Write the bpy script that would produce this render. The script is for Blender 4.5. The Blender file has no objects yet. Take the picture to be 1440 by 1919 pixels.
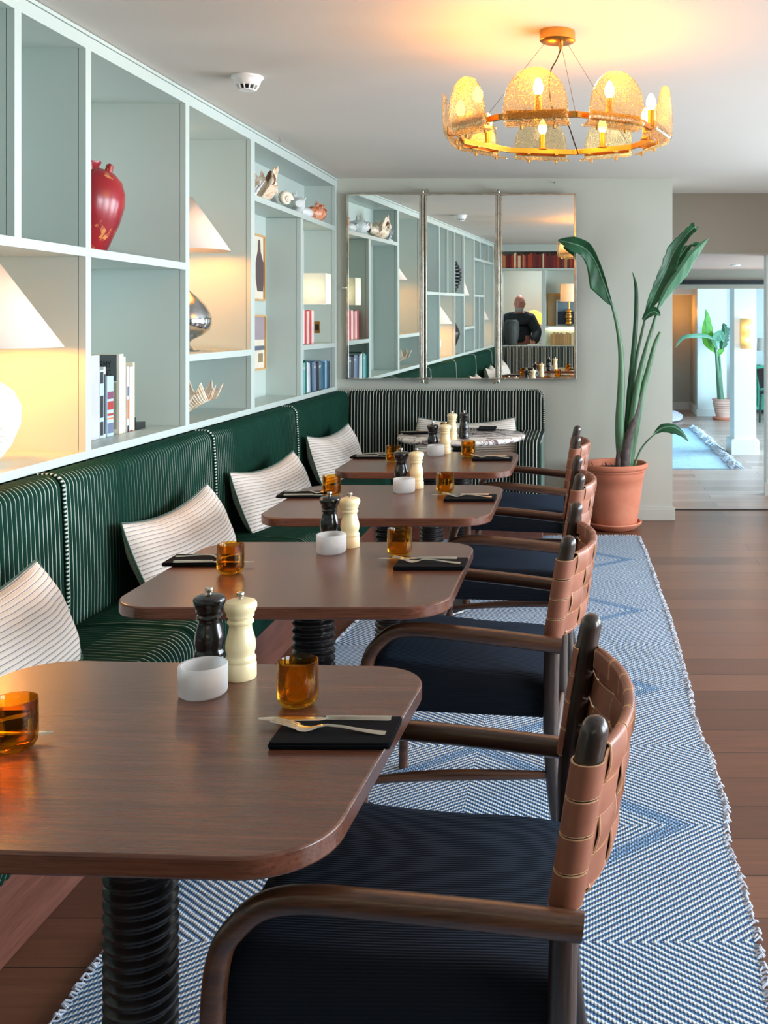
import bpy, bmesh, math, random
from mathutils import Vector, Matrix
random.seed(7)
R = math.radians
sc = bpy.context.scene
COL = sc.collection

# ------------------------------------------------------------------ camera
cam_d = bpy.data.cameras.new('camera'); cam = bpy.data.objects.new('camera', cam_d); COL.objects.link(cam)
cam.location = (0, 0, 1.45); cam.rotation_euler = (R(90), 0, 0)
cam_d.sensor_fit = 'VERTICAL'; cam_d.sensor_height = 24; cam_d.lens = 24 * 1900 / 1919
cam_d.shift_x = -(1090 - 720) / 1919; cam_d.shift_y = -(959.5 - 605) / 1919
cam_d.clip_start = 0.02; cam_d.clip_end = 80
sc.camera = cam
# ------------------------------------------------------------------ world, exposure
sc.view_settings.view_transform = 'Standard'; sc.view_settings.look = 'None'
sc.view_settings.gamma = 1; sc.view_settings.use_curve_mapping = False
sc.view_settings.exposure = 0.62
w = bpy.data.worlds.new('world'); sc.world = w; w.use_nodes = True
w.node_tree.nodes['Background'].inputs[0].default_value = (0.62, 0.8, 1.0, 1)
w.node_tree.nodes['Background'].inputs[1].default_value = 1.6
sc.cycles.transparent_max_bounces = 24
sc.cycles.max_bounces = 10
sc.cycles.caustics_reflective = False; sc.cycles.caustics_refractive = False
sc.cycles.sample_clamp_indirect = 6

DAY = (0.86, 0.93, 1.0)
def area(name, loc, rot, sx, sy, energy, color, spread=180):
    d = bpy.data.lights.new(name, 'AREA'); d.shape = 'RECTANGLE'; d.size = sx; d.size_y = sy
    d.energy = energy; d.color = color; d.spread = R(spread)
    o = bpy.data.objects.new(name, d); COL.objects.link(o); o.location = loc; o.rotation_euler = rot
    return o
def point(name, loc, energy, color, radius=0.03):
    d = bpy.data.lights.new(name, 'POINT'); d.energy = energy; d.color = color; d.shadow_soft_size = radius
    o = bpy.data.objects.new(name, d); COL.objects.link(o); o.location = loc
    return o
WINS = [(0.2, 1.9), (2.6, 4.3), (5.0, 6.7)]           # windows of the right wall (y0, y1)
for i, (a, b) in enumerate(WINS):
    area('daylight', (3.42, (a + b) / 2, 1.35), (0, R(90), 0), 1.75, b - a, 150, DAY)
# daylight through the far room's window wall
area('daylight_far', (5.05, 11.0, 1.15), (0, R(90), 0), 1.5, 4.2, 640, (0.46, 0.77, 1.0))
area('daylight_hall', (3.42, 8.2, 1.2), (0, R(90), 0), 1.3, 0.6, 12, DAY)

# ------------------------------------------------------------------ materials
def lin(c):
    c = c / 255.0
    return c / 12.92 if c <= 0.04045 else ((c + 0.055) / 1.055) ** 2.4
def rgb(r, g, b): return (lin(r), lin(g), lin(b), 1)
class NT:
    def __init__(s, name):
        s.m = bpy.data.materials.new(name); s.m.use_nodes = True; s.t = s.m.node_tree
        s.b = s.t.nodes['Principled BSDF']; s.out = s.t.nodes['Material Output']
    def n(s, typ, **kw):
        nd = s.t.nodes.new(typ)
        for k, v in kw.items():
            if k.startswith('i_'):
                key = k[2:]; key = int(key) if key.isdigit() else key
                nd.inputs[key].default_value = v
            else: setattr(nd, k, v)
        return nd
    def l(s, a, b): s.t.links.new(a, b)
    def coord(s, kind='Object', scale=(1, 1, 1), rot=(0, 0, 0)):
        tc = s.n('ShaderNodeTexCoord'); mp = s.n('ShaderNodeMapping')
        mp.inputs['Scale'].default_value = scale; mp.inputs['Rotation'].default_value = rot
        s.l(tc.outputs[kind], mp.inputs['Vector']); return mp.outputs['Vector']
    def ramp(s, fac, stops, interp='LINEAR'):
        r = s.n('ShaderNodeValToRGB'); r.color_ramp.interpolation = interp
        els = r.color_ramp.elements
        while len(els) < len(stops): els.new(0.5)
        for e, (p, c) in zip(els, stops): e.position = p; e.color = c
        s.l(fac, r.inputs['Fac']); return r.outputs['Color']
    def math(s, op, a, b=None, c=None):
        m = s.n('ShaderNodeMath', operation=op)
        for i, v in enumerate((a, b, c)):
            if v is None: continue
            if isinstance(v, (int, float)): m.inputs[i].default_value = v
            else: s.l(v, m.inputs[i])
        return m.outputs[0]
    def mix(s, fac, a, b, blend='MIX'):
        m = s.n('ShaderNodeMix', data_type='RGBA', blend_type=blend)
        for i, v in ((0, fac), (6, a), (7, b)):
            if isinstance(v, (int, float)): m.inputs[i].default_value = v
            elif isinstance(v, tuple): m.inputs[i].default_value = v
            else: s.l(v, m.inputs[i])
        return m.outputs[2]
    def noise(s, vec, scale, detail=3, rough=0.5, dist=0):
        n = s.n('ShaderNodeTexNoise'); n.inputs['Scale'].default_value = scale
        n.inputs['Detail'].default_value = detail; n.inputs['Roughness'].default_value = rough
        n.inputs['Distortion'].default_value = dist
        if vec is not None: s.l(vec, n.inputs['Vector'])
        return n.outputs['Fac']
    def bump(s, h, strength=0.3, dist=0.01):
        b = s.n('ShaderNodeBump'); b.inputs['Strength'].default_value = strength; b.inputs['Distance'].default_value = dist
        s.l(h, b.inputs['Height']); s.l(b.outputs['Normal'], s.b.inputs['Normal']); return b
    def col(s, c):
        if isinstance(c, tuple): s.b.inputs['Base Color'].default_value = c
        else: s.l(c, s.b.inputs['Base Color'])
    def set(s, **kw):
        for k, v in kw.items(): s.b.inputs[k.replace('_', ' ')].default_value = v
        return s
def plain(name, c, rough=0.5, metal=0.0, nscale=0, namp=0.06, **kw):
    t = NT(name); t.set(Roughness=rough, Metallic=metal)
    for k, v in kw.items(): t.b.inputs[k.replace('_', ' ')].default_value = v
    f = t.noise(t.coord(), nscale or 12, 3)
    d = tuple(max(0, x * (1 - namp)) for x in c[:3]) + (1,); e = tuple(min(1, x * (1 + namp)) for x in c[:3]) + (1,)
    t.col(t.ramp(f, [(0.3, d), (0.7, e)]))
    return t.m
def wood(name, c1, c2, axis=0, rough=0.35, scale=1.0, coat=0.0, bump=0.15):
    t = NT(name); t.set(Roughness=rough)
    sc_ = [14 * scale] * 3; sc_[axis] = 0.9 * scale
    v = t.coord('Object', tuple(sc_))
    f1 = t.noise(v, 2.2, 5, 0.6, 0.6)
    sc2 = [110 * scale] * 3; sc2[axis] = 3.5 * scale
    v2 = t.coord('Object', tuple(sc2)); f2 = t.noise(v2, 2.0, 4, 0.7, 0.3)
    base = t.ramp(f1, [(0.30, c1), (0.70, c2)])
    dark = t.ramp(f2, [(0.38, tuple(x * 0.45 for x in c1[:3]) + (1,)), (0.52, (1, 1, 1, 1))])
    t.col(t.mix(0.34, base, dark, 'MULTIPLY'))
    t.bump(f2, bump, 0.002)
    t.b.inputs['Coat Weight'].default_value = coat; t.b.inputs['Coat Roughness'].default_value = 0.25
    return t.m
def tinted_glass(name, tint, gloss_rough=0.03, bumpscale=0, bumpstr=0.3, refl=1.0, ior=1.45, white=0.0):
    t = NT(name); t.t.nodes.remove(t.b)
    tr = t.n('ShaderNodeBsdfTransparent'); tr.inputs[0].default_value = tint
    gl = t.n('ShaderNodeBsdfGlossy'); gl.inputs['Roughness'].default_value = gloss_rough
    fr = t.n('ShaderNodeFresnel'); fr.inputs[0].default_value = ior
    mx = t.n('ShaderNodeMixShader')
    if bumpscale:
        f = t.noise(t.coord(), bumpscale, 2)
        bm_ = t.n('ShaderNodeBump'); bm_.inputs['Strength'].default_value = bumpstr; bm_.inputs['Distance'].default_value = 0.004
        t.l(f, bm_.inputs['Height']); t.l(bm_.outputs[0], gl.inputs['Normal']); t.l(bm_.outputs[0], fr.inputs['Normal'])
    fac = t.math('MULTIPLY', fr.outputs[0], refl)
    t.l(fac, mx.inputs[0]); t.l(tr.outputs[0], mx.inputs[1]); t.l(gl.outputs[0], mx.inputs[2])
    outp = mx.outputs[0]
    if white:
        tl = t.n('ShaderNodeBsdfTranslucent'); tl.inputs[0].default_value = (1, 0.80, 0.45, 1)
        m2 = t.n('ShaderNodeMixShader')
        f = t.noise(t.coord(), 210, 1)
        ff = t.ramp(f, [(0.58, (0.10, 0.10, 0.10, 1)), (0.64, (1, 1, 1, 1))])
        t.l(t.math('MULTIPLY', ff, white), m2.inputs[0]); t.l(outp, m2.inputs[1]); t.l(tl.outputs[0], m2.inputs[2]); outp = m2.outputs[0]
    t.l(outp, t.out.inputs['Surface'])
    return t.m
def emis(name, c, s):
    t = NT(name); t.b.inputs['Base Color'].default_value = c; t.b.inputs['Emission Color'].default_value = c
    t.b.inputs['Emission Strength'].default_value = s
    return t.m
def shade_mat(name, c, trans=0.5):
    t = NT(name); t.t.nodes.remove(t.b)
    d = t.n('ShaderNodeBsdfDiffuse'); d.inputs[0].default_value = c
    tl = t.n('ShaderNodeBsdfTranslucent'); tl.inputs[0].default_value = c
    f = t.noise(t.coord('Object', (300, 300, 60)), 1.0, 2)
    mx = t.n('ShaderNodeMixShader'); t.l(t.math('MULTIPLY_ADD', f, 0.1, trans - 0.05), mx.inputs[0]); t.l(d.outputs[0], mx.inputs[1]); t.l(tl.outputs[0], mx.inputs[2])
    t.l(mx.outputs[0], t.out.inputs['Surface']); return t.m

M = {}
def paint(name, c, rough=0.5):
    t = NT(name); t.set(Roughness=rough)
    f = t.noise(t.coord(), 1.3, 2)
    t.col(t.ramp(f, [(0.3, tuple(x * 0.97 for x in c[:3]) + (1,)), (0.7, c)]))
    f2 = t.noise(t.coord(), 260, 2); t.bump(f2, 0.04, 0.001)
    return t.m
M['sage'] = paint('sage_paint', rgb(192, 204, 198), 0.38)
M['wallp'] = paint('wall_paint', rgb(192, 195, 184), 0.6)
M['ceil'] = paint('ceiling_paint', rgb(214, 208, 200), 0.7)
M['taupe'] = paint('taupe_dimmed_paint', rgb(158, 146, 130), 0.6)  # taupe puts the bulkhead's dimness into the colour; header strips share it
M['pinkish'] = paint('soffit_paint', rgb(192, 158, 140), 0.6)
M['white'] = paint('white_paint', rgb(232, 234, 230), 0.45)
M['groove'] = plain('groove_shadow_gap', rgb(95, 105, 100), 0.8)

def cord_mat(name, ridge, line, pitch, lw=0.13):
    t = NT(name); t.set(Roughness=0.85)
    tc = t.n('ShaderNodeTexCoord'); sx = t.n('ShaderNodeSeparateXYZ'); t.l(tc.outputs['UV'], sx.inputs[0])
    fr = t.math('FRACT', t.math('DIVIDE', sx.outputs[0], pitch))
    dist = t.math('MINIMUM', fr, t.math('SUBTRACT', 1.0, fr))
    fac = t.math('LESS_THAN', dist, lw)
    nz = t.noise(t.coord('UV', (60, 900, 1)), 1.0, 3)
    lc = t.ramp(nz, [(0.35, tuple(x * 0.7 for x in line[:3]) + (1,)), (0.6, line)])
    n2 = t.noise(t.coord(), 5, 3)
    rc = t.ramp(n2, [(0.3, tuple(x * 0.8 for x in ridge[:3]) + (1,)), (0.7, tuple(x * 1.15 for x in ridge[:3]) + (1,))])
    t.col(t.mix(fac, rc, lc))
    t.b.inputs['Sheen Weight'].default_value = 0.3; t.b.inputs['Sheen Roughness'].default_value = 0.4
    t.b.inputs['Sheen Tint'].default_value = tuple(min(1, x * 4 + 0.03) for x in ridge[:3]) + (1,)
    t.b.inputs['Specular IOR Level'].default_value = 0.15
    return t.m
PITCH = 0.024
M['cord'] = cord_mat('green_pinstripe_corduroy', rgb(5, 46, 34), rgb(200, 212, 200), PITCH, 0.06)
M['cordk'] = cord_mat('dark_pinstripe_corduroy', rgb(9, 26, 22), rgb(222, 218, 205), 0.0225, 0.10)
M['green'] = plain('green_velvet', rgb(10, 70, 52), 0.85, Sheen_Weight=0.5)
M['pipe'] = cord_mat('striped_piping', rgb(10, 50, 38), rgb(225, 230, 220), 0.014, 0.22)
M['basewood'] = wood('banquette_base_wood', rgb(98, 58, 46), rgb(122, 76, 62), 1, 0.4)
M['walnut'] = wood('dark_walnut', rgb(88, 50, 36), rgb(116, 70, 52), 0, 0.27, 1.0, 0.25)
M['walnut_edge'] = M['walnut']
M['chairwood'] = wood('chair_wood', rgb(56, 34, 24), rgb(100, 63, 42), 0, 0.28, 1.6, 0.35)
M['postwood'] = wood('post_wood', rgb(34, 25, 21), rgb(62, 45, 37), 2, 0.28, 1.6, 0.35)
M['ebony'] = plain('ebonised_column', rgb(30, 26, 27), 0.28, nscale=30, namp=0.35, Coat_Weight=0.2)
def seatm():
    t = NT('navy_corduroy'); t.set(Roughness=0.85)
    tc = t.n('ShaderNodeTexCoord'); sx = t.n('ShaderNodeSeparateXYZ'); t.l(tc.outputs['Object'], sx.inputs[0])
    s = t.math('SINE', t.math('MULTIPLY', t.math('ADD', sx.outputs[1], sx.outputs[2]), 2 * math.pi / 0.0065))
    h = t.math('MULTIPLY_ADD', s, 0.5, 0.5)
    n = t.noise(t.coord(), 6, 3)
    c = t.ramp(h, [(0.0, rgb(2, 4, 8)), (0.8, rgb(8, 16, 26))])
    t.col(t.mix(t.math('MULTIPLY', n, 0.5), c, rgb(7, 11, 17)))
    t.bump(h, 0.5, 0.002)
    t.b.inputs['Sheen Weight'].default_value = 0.35; t.b.inputs['Sheen Tint'].default_value = rgb(36, 60, 88)
    t.b.inputs['Specular IOR Level'].default_value = 0.2
    return t.m
M['seat'] = seatm()
def leather():
    t = NT('tan_leather'); t.set(Roughness=0.42)
    f = t.noise(t.coord(), 9, 4)
    c = t.ramp(f, [(0.3, rgb(112, 64, 46)), (0.7, rgb(156, 98, 76))])
    tc = t.n('ShaderNodeTexCoord'); sx = t.n('ShaderNodeSeparateXYZ'); t.l(tc.outputs['UV'], sx.inputs[0])
    d = t.math('MINIMUM', sx.outputs[1], t.math('SUBTRACT', 1.0, sx.outputs[1]))
    e = t.math('LESS_THAN', d, 0.02)
    t.col(t.mix(e, c, rgb(205, 160, 120)))
    f2 = t.noise(t.coord(), 300, 3); t.bump(f2, 0.12, 0.001)
    return t.m
M['leather'] = leather()
M['napkin'] = plain('black_linen_napkin', rgb(10, 12, 17), 0.9, nscale=300, namp=0.3, Specular_IOR_Level=0.15)
M['steel'] = plain('brushed_cutlery_steel', rgb(222, 210, 195), 0.2, 1.0)
M['chrome'] = plain('aged_chrome', rgb(200, 192, 180), 0.18, 1.0, nscale=20, namp=0.2)
M['brass'] = plain('satin_brass', rgb(214, 158, 78), 0.28, 1.0, nscale=15)
M['brassdark'] = plain('dark_metal', rgb(60, 50, 42), 0.4, 0.8)
M['blackmill'] = plain('black_lacquered_wood', rgb(16, 17, 19), 0.22, Coat_Weight=0.3)
M['creammill'] = plain('cream_lacquered_wood', rgb(240, 222, 176), 0.32)
M['whitemill'] = plain('ivory_lacquered_wood', rgb(240, 234, 215), 0.32)
M['amber'] = tinted_glass('amber_glass', (0.95, 0.69, 0.20, 1), 0.02, 0, 0, 0.7)
M['amberfoot'] = tinted_glass('amber_glass_base', (0.85, 0.42, 0.08, 1), 0.02, 30, 0.3, 0.8)
M['pane'] = tinted_glass('window_pane', (0.97, 0.98, 0.98, 1), 0.0, 0, 0, 0.8)
M['seedglass'] = tinted_glass('seeded_bubble_glass', (0.98, 0.90, 0.72, 1), 0.10, 110, 0.25, 0.8, 1.4, 0.75)
def frost():
    t = NT('frosted_glass'); t.set(Roughness=0.55)
    t.b.inputs['Base Color'].default_value = (0.78, 0.80, 0.81, 1)
    t.b.inputs['Subsurface Weight'].default_value = 0.0
    tl = t.n('ShaderNodeBsdfTranslucent'); tl.inputs[0].default_value = (0.80, 0.83, 0.85, 1)
    tr = t.n('ShaderNodeBsdfTransparent'); tr.inputs[0].default_value = (0.95, 0.97, 0.98, 1)
    m1 = t.n('ShaderNodeMixShader'); m1.inputs[0].default_value = 0.5; t.l(t.b.outputs[0], m1.inputs[1]); t.l(tl.outputs[0], m1.inputs[2])
    m2 = t.n('ShaderNodeMixShader'); f = t.noise(t.coord(), 25, 2); t.l(t.math('MULTIPLY_ADD', f, 0.1, 0.22), m2.inputs[0]); t.l(m1.outputs[0], m2.inputs[1]); t.l(tr.outputs[0], m2.inputs[2])
    t.l(m2.outputs[0], t.out.inputs['Surface']); return t.m
M['frost'] = frost()
M['wax'] = plain('white_wax', rgb(238, 236, 228), 0.5)
def mirror():
    t = NT('mirror_glass'); t.set(Roughness=0.0, Metallic=1.0)
    f = t.noise(t.coord(), 3, 2); t.col(t.ramp(f, [(0.3, (0.86, 0.89, 0.87, 1)), (0.7, (0.88, 0.91, 0.89, 1))])); return t.m
M['mirror'] = mirror()
M['silver'] = plain('mercury_silver', rgb(205, 208, 210), 0.12, 1.0, nscale=25, namp=0.2)
M['terra'] = None
def terra(name, a, b):
    t = NT(name); t.set(Roughness=0.75)
    f = t.noise(t.coord(), 3.5, 4, 0.6); t.col(t.ramp(f, [(0.3, a), (0.7, b)]))
    f2 = t.noise(t.coord(), 90, 3); t.bump(f2, 0.15, 0.002); return t.m
M['terra'] = terra('terracotta', rgb(196, 112, 84), rgb(218, 140, 110))
M['terra_pale'] = terra('pale_terracotta', rgb(212, 168, 150), rgb(232, 196, 180))
M['soil'] = plain('potting_soil', rgb(60, 42, 32), 0.95, nscale=80, namp=0.4)
def leafm(name, a, b):
    t = NT(name); t.set(Roughness=0.38)
    v = t.coord('UV', (1, 1, 1)); tc = t.n('ShaderNodeTexCoord'); sx = t.n('ShaderNodeSeparateXYZ'); t.l(tc.outputs['UV'], sx.inputs[0])
    s = t.math('SINE', t.math('MULTIPLY', t.math('ADD', sx.outputs[1], t.math('MULTIPLY', sx.outputs[0], 0.25)), 2 * math.pi * 60))
    f = t.noise(t.coord(), 7, 3)
    h = t.math('MULTIPLY_ADD', s, 0.12, f)
    t.col(t.ramp(h, [(0.3, a), (0.7, b)])); t.bump(s, 0.15, 0.002)
    t.b.inputs['Transmission Weight'].default_value = 0.0
    t.b.inputs['Subsurface Weight'].default_value = 0.0
    tl = t.n('ShaderNodeBsdfTranslucent'); tl.inputs[0].default_value = tuple(min(1, x * 2.2) for x in b[:3]) + (1,)
    m1 = t.n('ShaderNodeMixShader'); m1.inputs[0].default_value = 0.25
    t.l(t.b.outputs[0], m1.inputs[1]); t.l(tl.outputs[0], m1.inputs[2]); t.l(m1.outputs[0], t.out.inputs['Surface'])
    return t.m
M['leaf'] = leafm('strelitzia_leaf', rgb(22, 66, 42), rgb(48, 110, 68))
M['leaf2'] = leafm('strelitzia_leaf_bright', rgb(70, 150, 40), rgb(130, 200, 60))
M['leafback'] = leafm('strelitzia_leaf_underside', rgb(92, 146, 118), rgb(130, 176, 146))
def stemm():
    t = NT('strelitzia_stem'); t.set(Roughness=0.45)
    f = t.noise(t.coord('Object', (40, 40, 2)), 1.0, 4)
    t.col(t.ramp(f, [(0.3, rgb(62, 104, 76)), (0.7, rgb(112, 148, 112))])); t.bump(f, 0.2, 0.003); return t.m
M['stem'] = stemm()
M['husk'] = plain('dry_leaf_sheath', rgb(84, 74, 72), 0.8, nscale=30, namp=0.4)
def floorm(nm='dark_oak_planks', tones=((98, 62, 45), (112, 72, 53), (124, 83, 62))):
    t = NT(nm); t.set(Roughness=0.34)
    v = t.coord('Object', (1, 1, 1))
    br = t.n('ShaderNodeTexBrick'); br.offset = 0.37; br.inputs['Scale'].default_value = 1.0
    br.inputs['Brick Width'].default_value = 1.7; br.inputs['Row Height'].default_value = 0.19
    br.inputs['Mortar Size'].default_value = 0.002; br.inputs['Mortar Smooth'].default_value = 0.2; br.inputs['Bias'].default_value = 0.0
    br.inputs['Color1'].default_value = (0, 0, 0, 1); br.inputs['Color2'].default_value = (1, 1, 1, 1); br.inputs['Mortar'].default_value = (0, 0, 0, 1)
    t.l(v, br.inputs['Vector'])
    tone = t.ramp(br.outputs['Color'], [(0.0, rgb(*tones[0])), (0.5, rgb(*tones[1])), (1.0, rgb(*tones[2]))])
    g = t.noise(t.coord('Object', (1.2, 26, 1)), 2.0, 5, 0.65, 0.8)
    gr = t.ramp(g, [(0.3, (0.6, 0.58, 0.56, 1)), (0.65, (1, 1, 1, 1))])
    c = t.mix(0.75, tone, gr, 'MULTIPLY')
    c = t.mix(br.outputs['Fac'], c, rgb(26, 17, 14))
    t.col(c)
    g2 = t.noise(t.coord('Object', (4, 120, 1)), 1.5, 3)
    h = t.math('SUBTRACT', t.math('MULTIPLY', g2, 0.3), t.math('MULTIPLY', br.outputs['Fac'], 1.0)); t.bump(h, 0.25, 0.003)
    t.l(t.math('MULTIPLY_ADD', g, 0.18, 0.24), t.b.inputs['Roughness'])
    return t.m
M['floor'] = floorm()
M['floor_daylit'] = floorm('planks_painted_daylight', ((150, 124, 112), (172, 146, 134), (192, 166, 154)))  # same planks, lighter: the far room's daylight is put into the tones
def rugm():
    t = NT('blue_white_twill_rug'); t.set(Roughness=0.95)
    tc = t.n('ShaderNodeTexCoord'); sx = t.n('ShaderNodeSeparateXYZ')
    n = t.n('ShaderNodeTexNoise'); n.inputs['Scale'].default_value = 22
    vm = t.n('ShaderNodeVectorMath', operation='MULTIPLY_ADD'); t.l(tc.outputs['Object'], n.inputs['Vector'])
    t.l(n.outputs['Color'], vm.inputs[0]); vm.inputs[1].default_value = (0.006, 0.006, 0); t.l(tc.outputs['Object'], vm.inputs[2])
    t.l(vm.outputs[0], sx.inputs[0])
    X = t.math('DIVIDE', t.math('ABSOLUTE', t.math('ADD', sx.outputs[0], 0.348)), 0.655)
    Y = t.math('DIVIDE', t.math('PINGPONG', t.math('SUBTRACT', sx.outputs[1], 2.91 - 1.09 * 4), 0.545), 0.545)
    f = t.math('ADD', X, Y)
    s = t.math('SINE', t.math('MULTIPLY', f, 2 * math.pi / 0.0405))
    weave = t.math('SINE', t.math('MULTIPLY', sx.outputs[0], 2 * math.pi / 0.0075))
    s2 = t.math('ADD', s, t.math('MULTIPLY', weave, 0.25))
    c = t.ramp(t.math('MULTIPLY_ADD', s2, 0.4, 0.5), [(0.38, rgb(52, 94, 138)), (0.55, rgb(198, 208, 216))])
    # solid diamond bands with a small check
    band = t.math('LESS_THAN', t.math('ABSOLUTE', t.math('SUBTRACT', f, 0.965)), 0.06)
    chk = t.math('MULTIPLY', t.math('SINE', t.math('MULTIPLY', sx.outputs[0], 2 * math.pi / 0.013)), t.math('SINE', t.math('MULTIPLY', sx.outputs[1], 2 * math.pi / 0.02)))
    bc = t.ramp(t.math('MULTIPLY_ADD', chk, 0.5, 0.5), [(0.45, rgb(64, 106, 150)), (0.8, rgb(160, 184, 206))])
    c = t.mix(band, c, bc)
    fz = t.noise(t.coord(), 240, 3)
    c = t.mix(0.35, c, t.ramp(fz, [(0.3, (0.45, 0.45, 0.48, 1)), (0.6, (1, 1, 1, 1))]), 'MULTIPLY')
    t.col(c)
    t.bump(t.math('ADD', s2, fz), 0.6, 0.004)
    return t.m
M['rug'] = rugm()
M['fringe'] = plain('rug_selvedge_wool', rgb(190, 198, 212), 0.95, nscale=60, namp=0.3)
def cushm():
    t = NT('striped_cushion_linen'); t.set(Roughness=0.9)
    tc = t.n('ShaderNodeTexCoord'); sx = t.n('ShaderNodeSeparateXYZ'); t.l(tc.outputs['UV'], sx.inputs[0])
    wob = t.noise(t.coord('UV', (6, 3, 1)), 1.0, 2)
    y = t.math('ADD', sx.outputs[1], t.math('MULTIPLY', wob, 0.012))
    fr = t.math('FRACT', t.math('DIVIDE', y, 0.0165))
    line = t.math('LESS_THAN', t.math('ABSOLUTE', t.math('SUBTRACT', fr, 0.5)), 0.085)
    line2 = t.math('LESS_THAN', t.math('ABSOLUTE', t.math('SUBTRACT', fr, 0.26)), 0.05)
    c = t.mix(line, rgb(236, 228, 218), rgb(150, 140, 146))
    c = t.mix(t.math('MULTIPLY', line2, 0.6), c, rgb(196, 168, 140))
    t.col(c)
    f = t.noise(t.coord(), 250, 2)
    s = t.math('SINE', t.math('MULTIPLY', fr, 2 * math.pi))
    t.bump(t.math('ADD', t.math('MULTIPLY', s, 0.6), f), 0.5, 0.003); return t.m
M['cushion'] = cushm()
M['linen'] = plain('beige_linen', rgb(206, 198, 182), 0.9, nscale=120)
def marble():
    t = NT('veined_marble'); t.set(Roughness=0.12)
    v = t.coord('Object', (1, 1.6, 1), (0, 0, 0.6))
    f = t.noise(v, 3.2, 6, 0.62, 1.6)
    a = t.math('ABSOLUTE', t.math('SUBTRACT', f, 0.5))
    c1 = t.ramp(a, [(0.0, rgb(70, 54, 60)), (0.02, rgb(150, 128, 130)), (0.05, rgb(240, 234, 228))])
    g = t.noise(v, 2.0, 4, 0.6, 2.0)
    c2 = t.ramp(g, [(0.64, (1, 1, 1, 1)), (0.68, rgb(100, 84, 90))])
    t.col(t.mix(0.8, c1, c2, 'MULTIPLY')); return t.m
M['marble'] = marble()
def speck():
    t = NT('white_speckled_ceramic'); t.set(Roughness=0.35)
    f = t.noise(t.coord(), 120, 2); t.col(t.ramp(f, [(0.36, rgb(190, 185, 172)), (0.5, rgb(244, 242, 236))])); t.bump(f, 0.2, 0.002); return t.m
M['speck'] = speck()
M['shade'] = shade_mat('white_linen_shade', (0.84, 0.76, 0.68, 1), 0.22)
M['shade_cream'] = shade_mat('cream_card_shade', (0.93, 0.93, 0.86, 1), 0.35)
M['shade_warm'] = shade_mat('warm_linen_shade', (0.95, 0.78, 0.45, 1), 0.6)
M['bulb'] = emis('lit_bulb', (1.0, 0.62, 0.25, 1), 9)
M['bulb_soft'] = emis('lit_bulb_soft', (1.0, 0.80, 0.5, 1), 14)
def redvase():
    t = NT('oxblood_distressed_glaze'); t.set(Roughness=0.25)
    f = t.noise(t.coord('Object', (1, 1, 0.6)), 11, 4, 0.6, 0.6); g = t.noise(t.coord(), 3, 2)
    c = t.ramp(g, [(0.3, rgb(92, 18, 26)), (0.6, rgb(158, 34, 42))])
    k = t.ramp(f, [(0.58, (0, 0, 0, 1)), (0.61, (1, 1, 1, 1))])
    t.col(t.mix(t.math('MULTIPLY', k, 1.0), c, rgb(196, 128, 74))); t.bump(f, 0.3, 0.005); return t.m
M['redvase'] = redvase()
def shellm(name, a, b, c3, scale=30):
    t = NT(name); t.set(Roughness=0.4)
    f = t.noise(t.coord('Object', (1, 1, 1)), scale, 4, 0.6, 0.5)
    t.col(t.ramp(f, [(0.32, c3), (0.45, b), (0.7, a)])); t.bump(f, 0.4, 0.004); return t.m
M['shell'] = shellm('cream_shell', rgb(248, 236, 220), rgb(238, 212, 184), rgb(190, 150, 112))
M['shellw'] = shellm('white_shell', rgb(240, 240, 238), rgb(222, 226, 226), rgb(180, 186, 184))
M['shello'] = shellm('orange_shell', rgb(244, 206, 176), rgb(214, 112, 66), rgb(120, 44, 28), 45)
def spiralm():
    t = NT('moon_snail_spiral'); t.set(Roughness=0.35)
    tc = t.n('ShaderNodeTexCoord'); sx = t.n('ShaderNodeSeparateXYZ'); t.l(tc.outputs['UV'], sx.inputs[0])
    s = t.math('SINE', t.math('MULTIPLY', sx.outputs[1], 2 * math.pi))
    t.col(t.ramp(t.math('MULTIPLY_ADD', s, 0.5, 0.5), [(0.2, rgb(120, 92, 66)), (0.5, rgb(206, 182, 150)), (0.8, rgb(240, 228, 208))])); return t.m
M['spiral'] = spiralm()
M['black'] = plain('black_ceramic', rgb(30, 31, 33), 0.35, nscale=20, namp=0.3)
M['plastic'] = plain('white_plastic', rgb(240, 240, 240), 0.35)
M['goldleaf'] = plain('gold_frame', rgb(190, 150, 90), 0.4, 0.3)
M['skin'] = plain('skin', rgb(214, 142, 122), 0.5, nscale=25, namp=0.08)
M['beard'] = plain('grey_beard', rgb(206, 198, 190), 0.9)
M['jacket'] = plain('charcoal_jacket', rgb(44, 48, 54), 0.8, nscale=60, namp=0.2)
M['shirt'] = plain('black_shirt', rgb(18, 20, 26), 0.8)
M['shirtw'] = plain('white_tshirt', rgb(220, 222, 226), 0.8)
def matc(name, c, rough=0.6, **kw):
    if name not in M: M[name] = plain(name, c, rough, **kw)
    return M[name]
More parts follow.
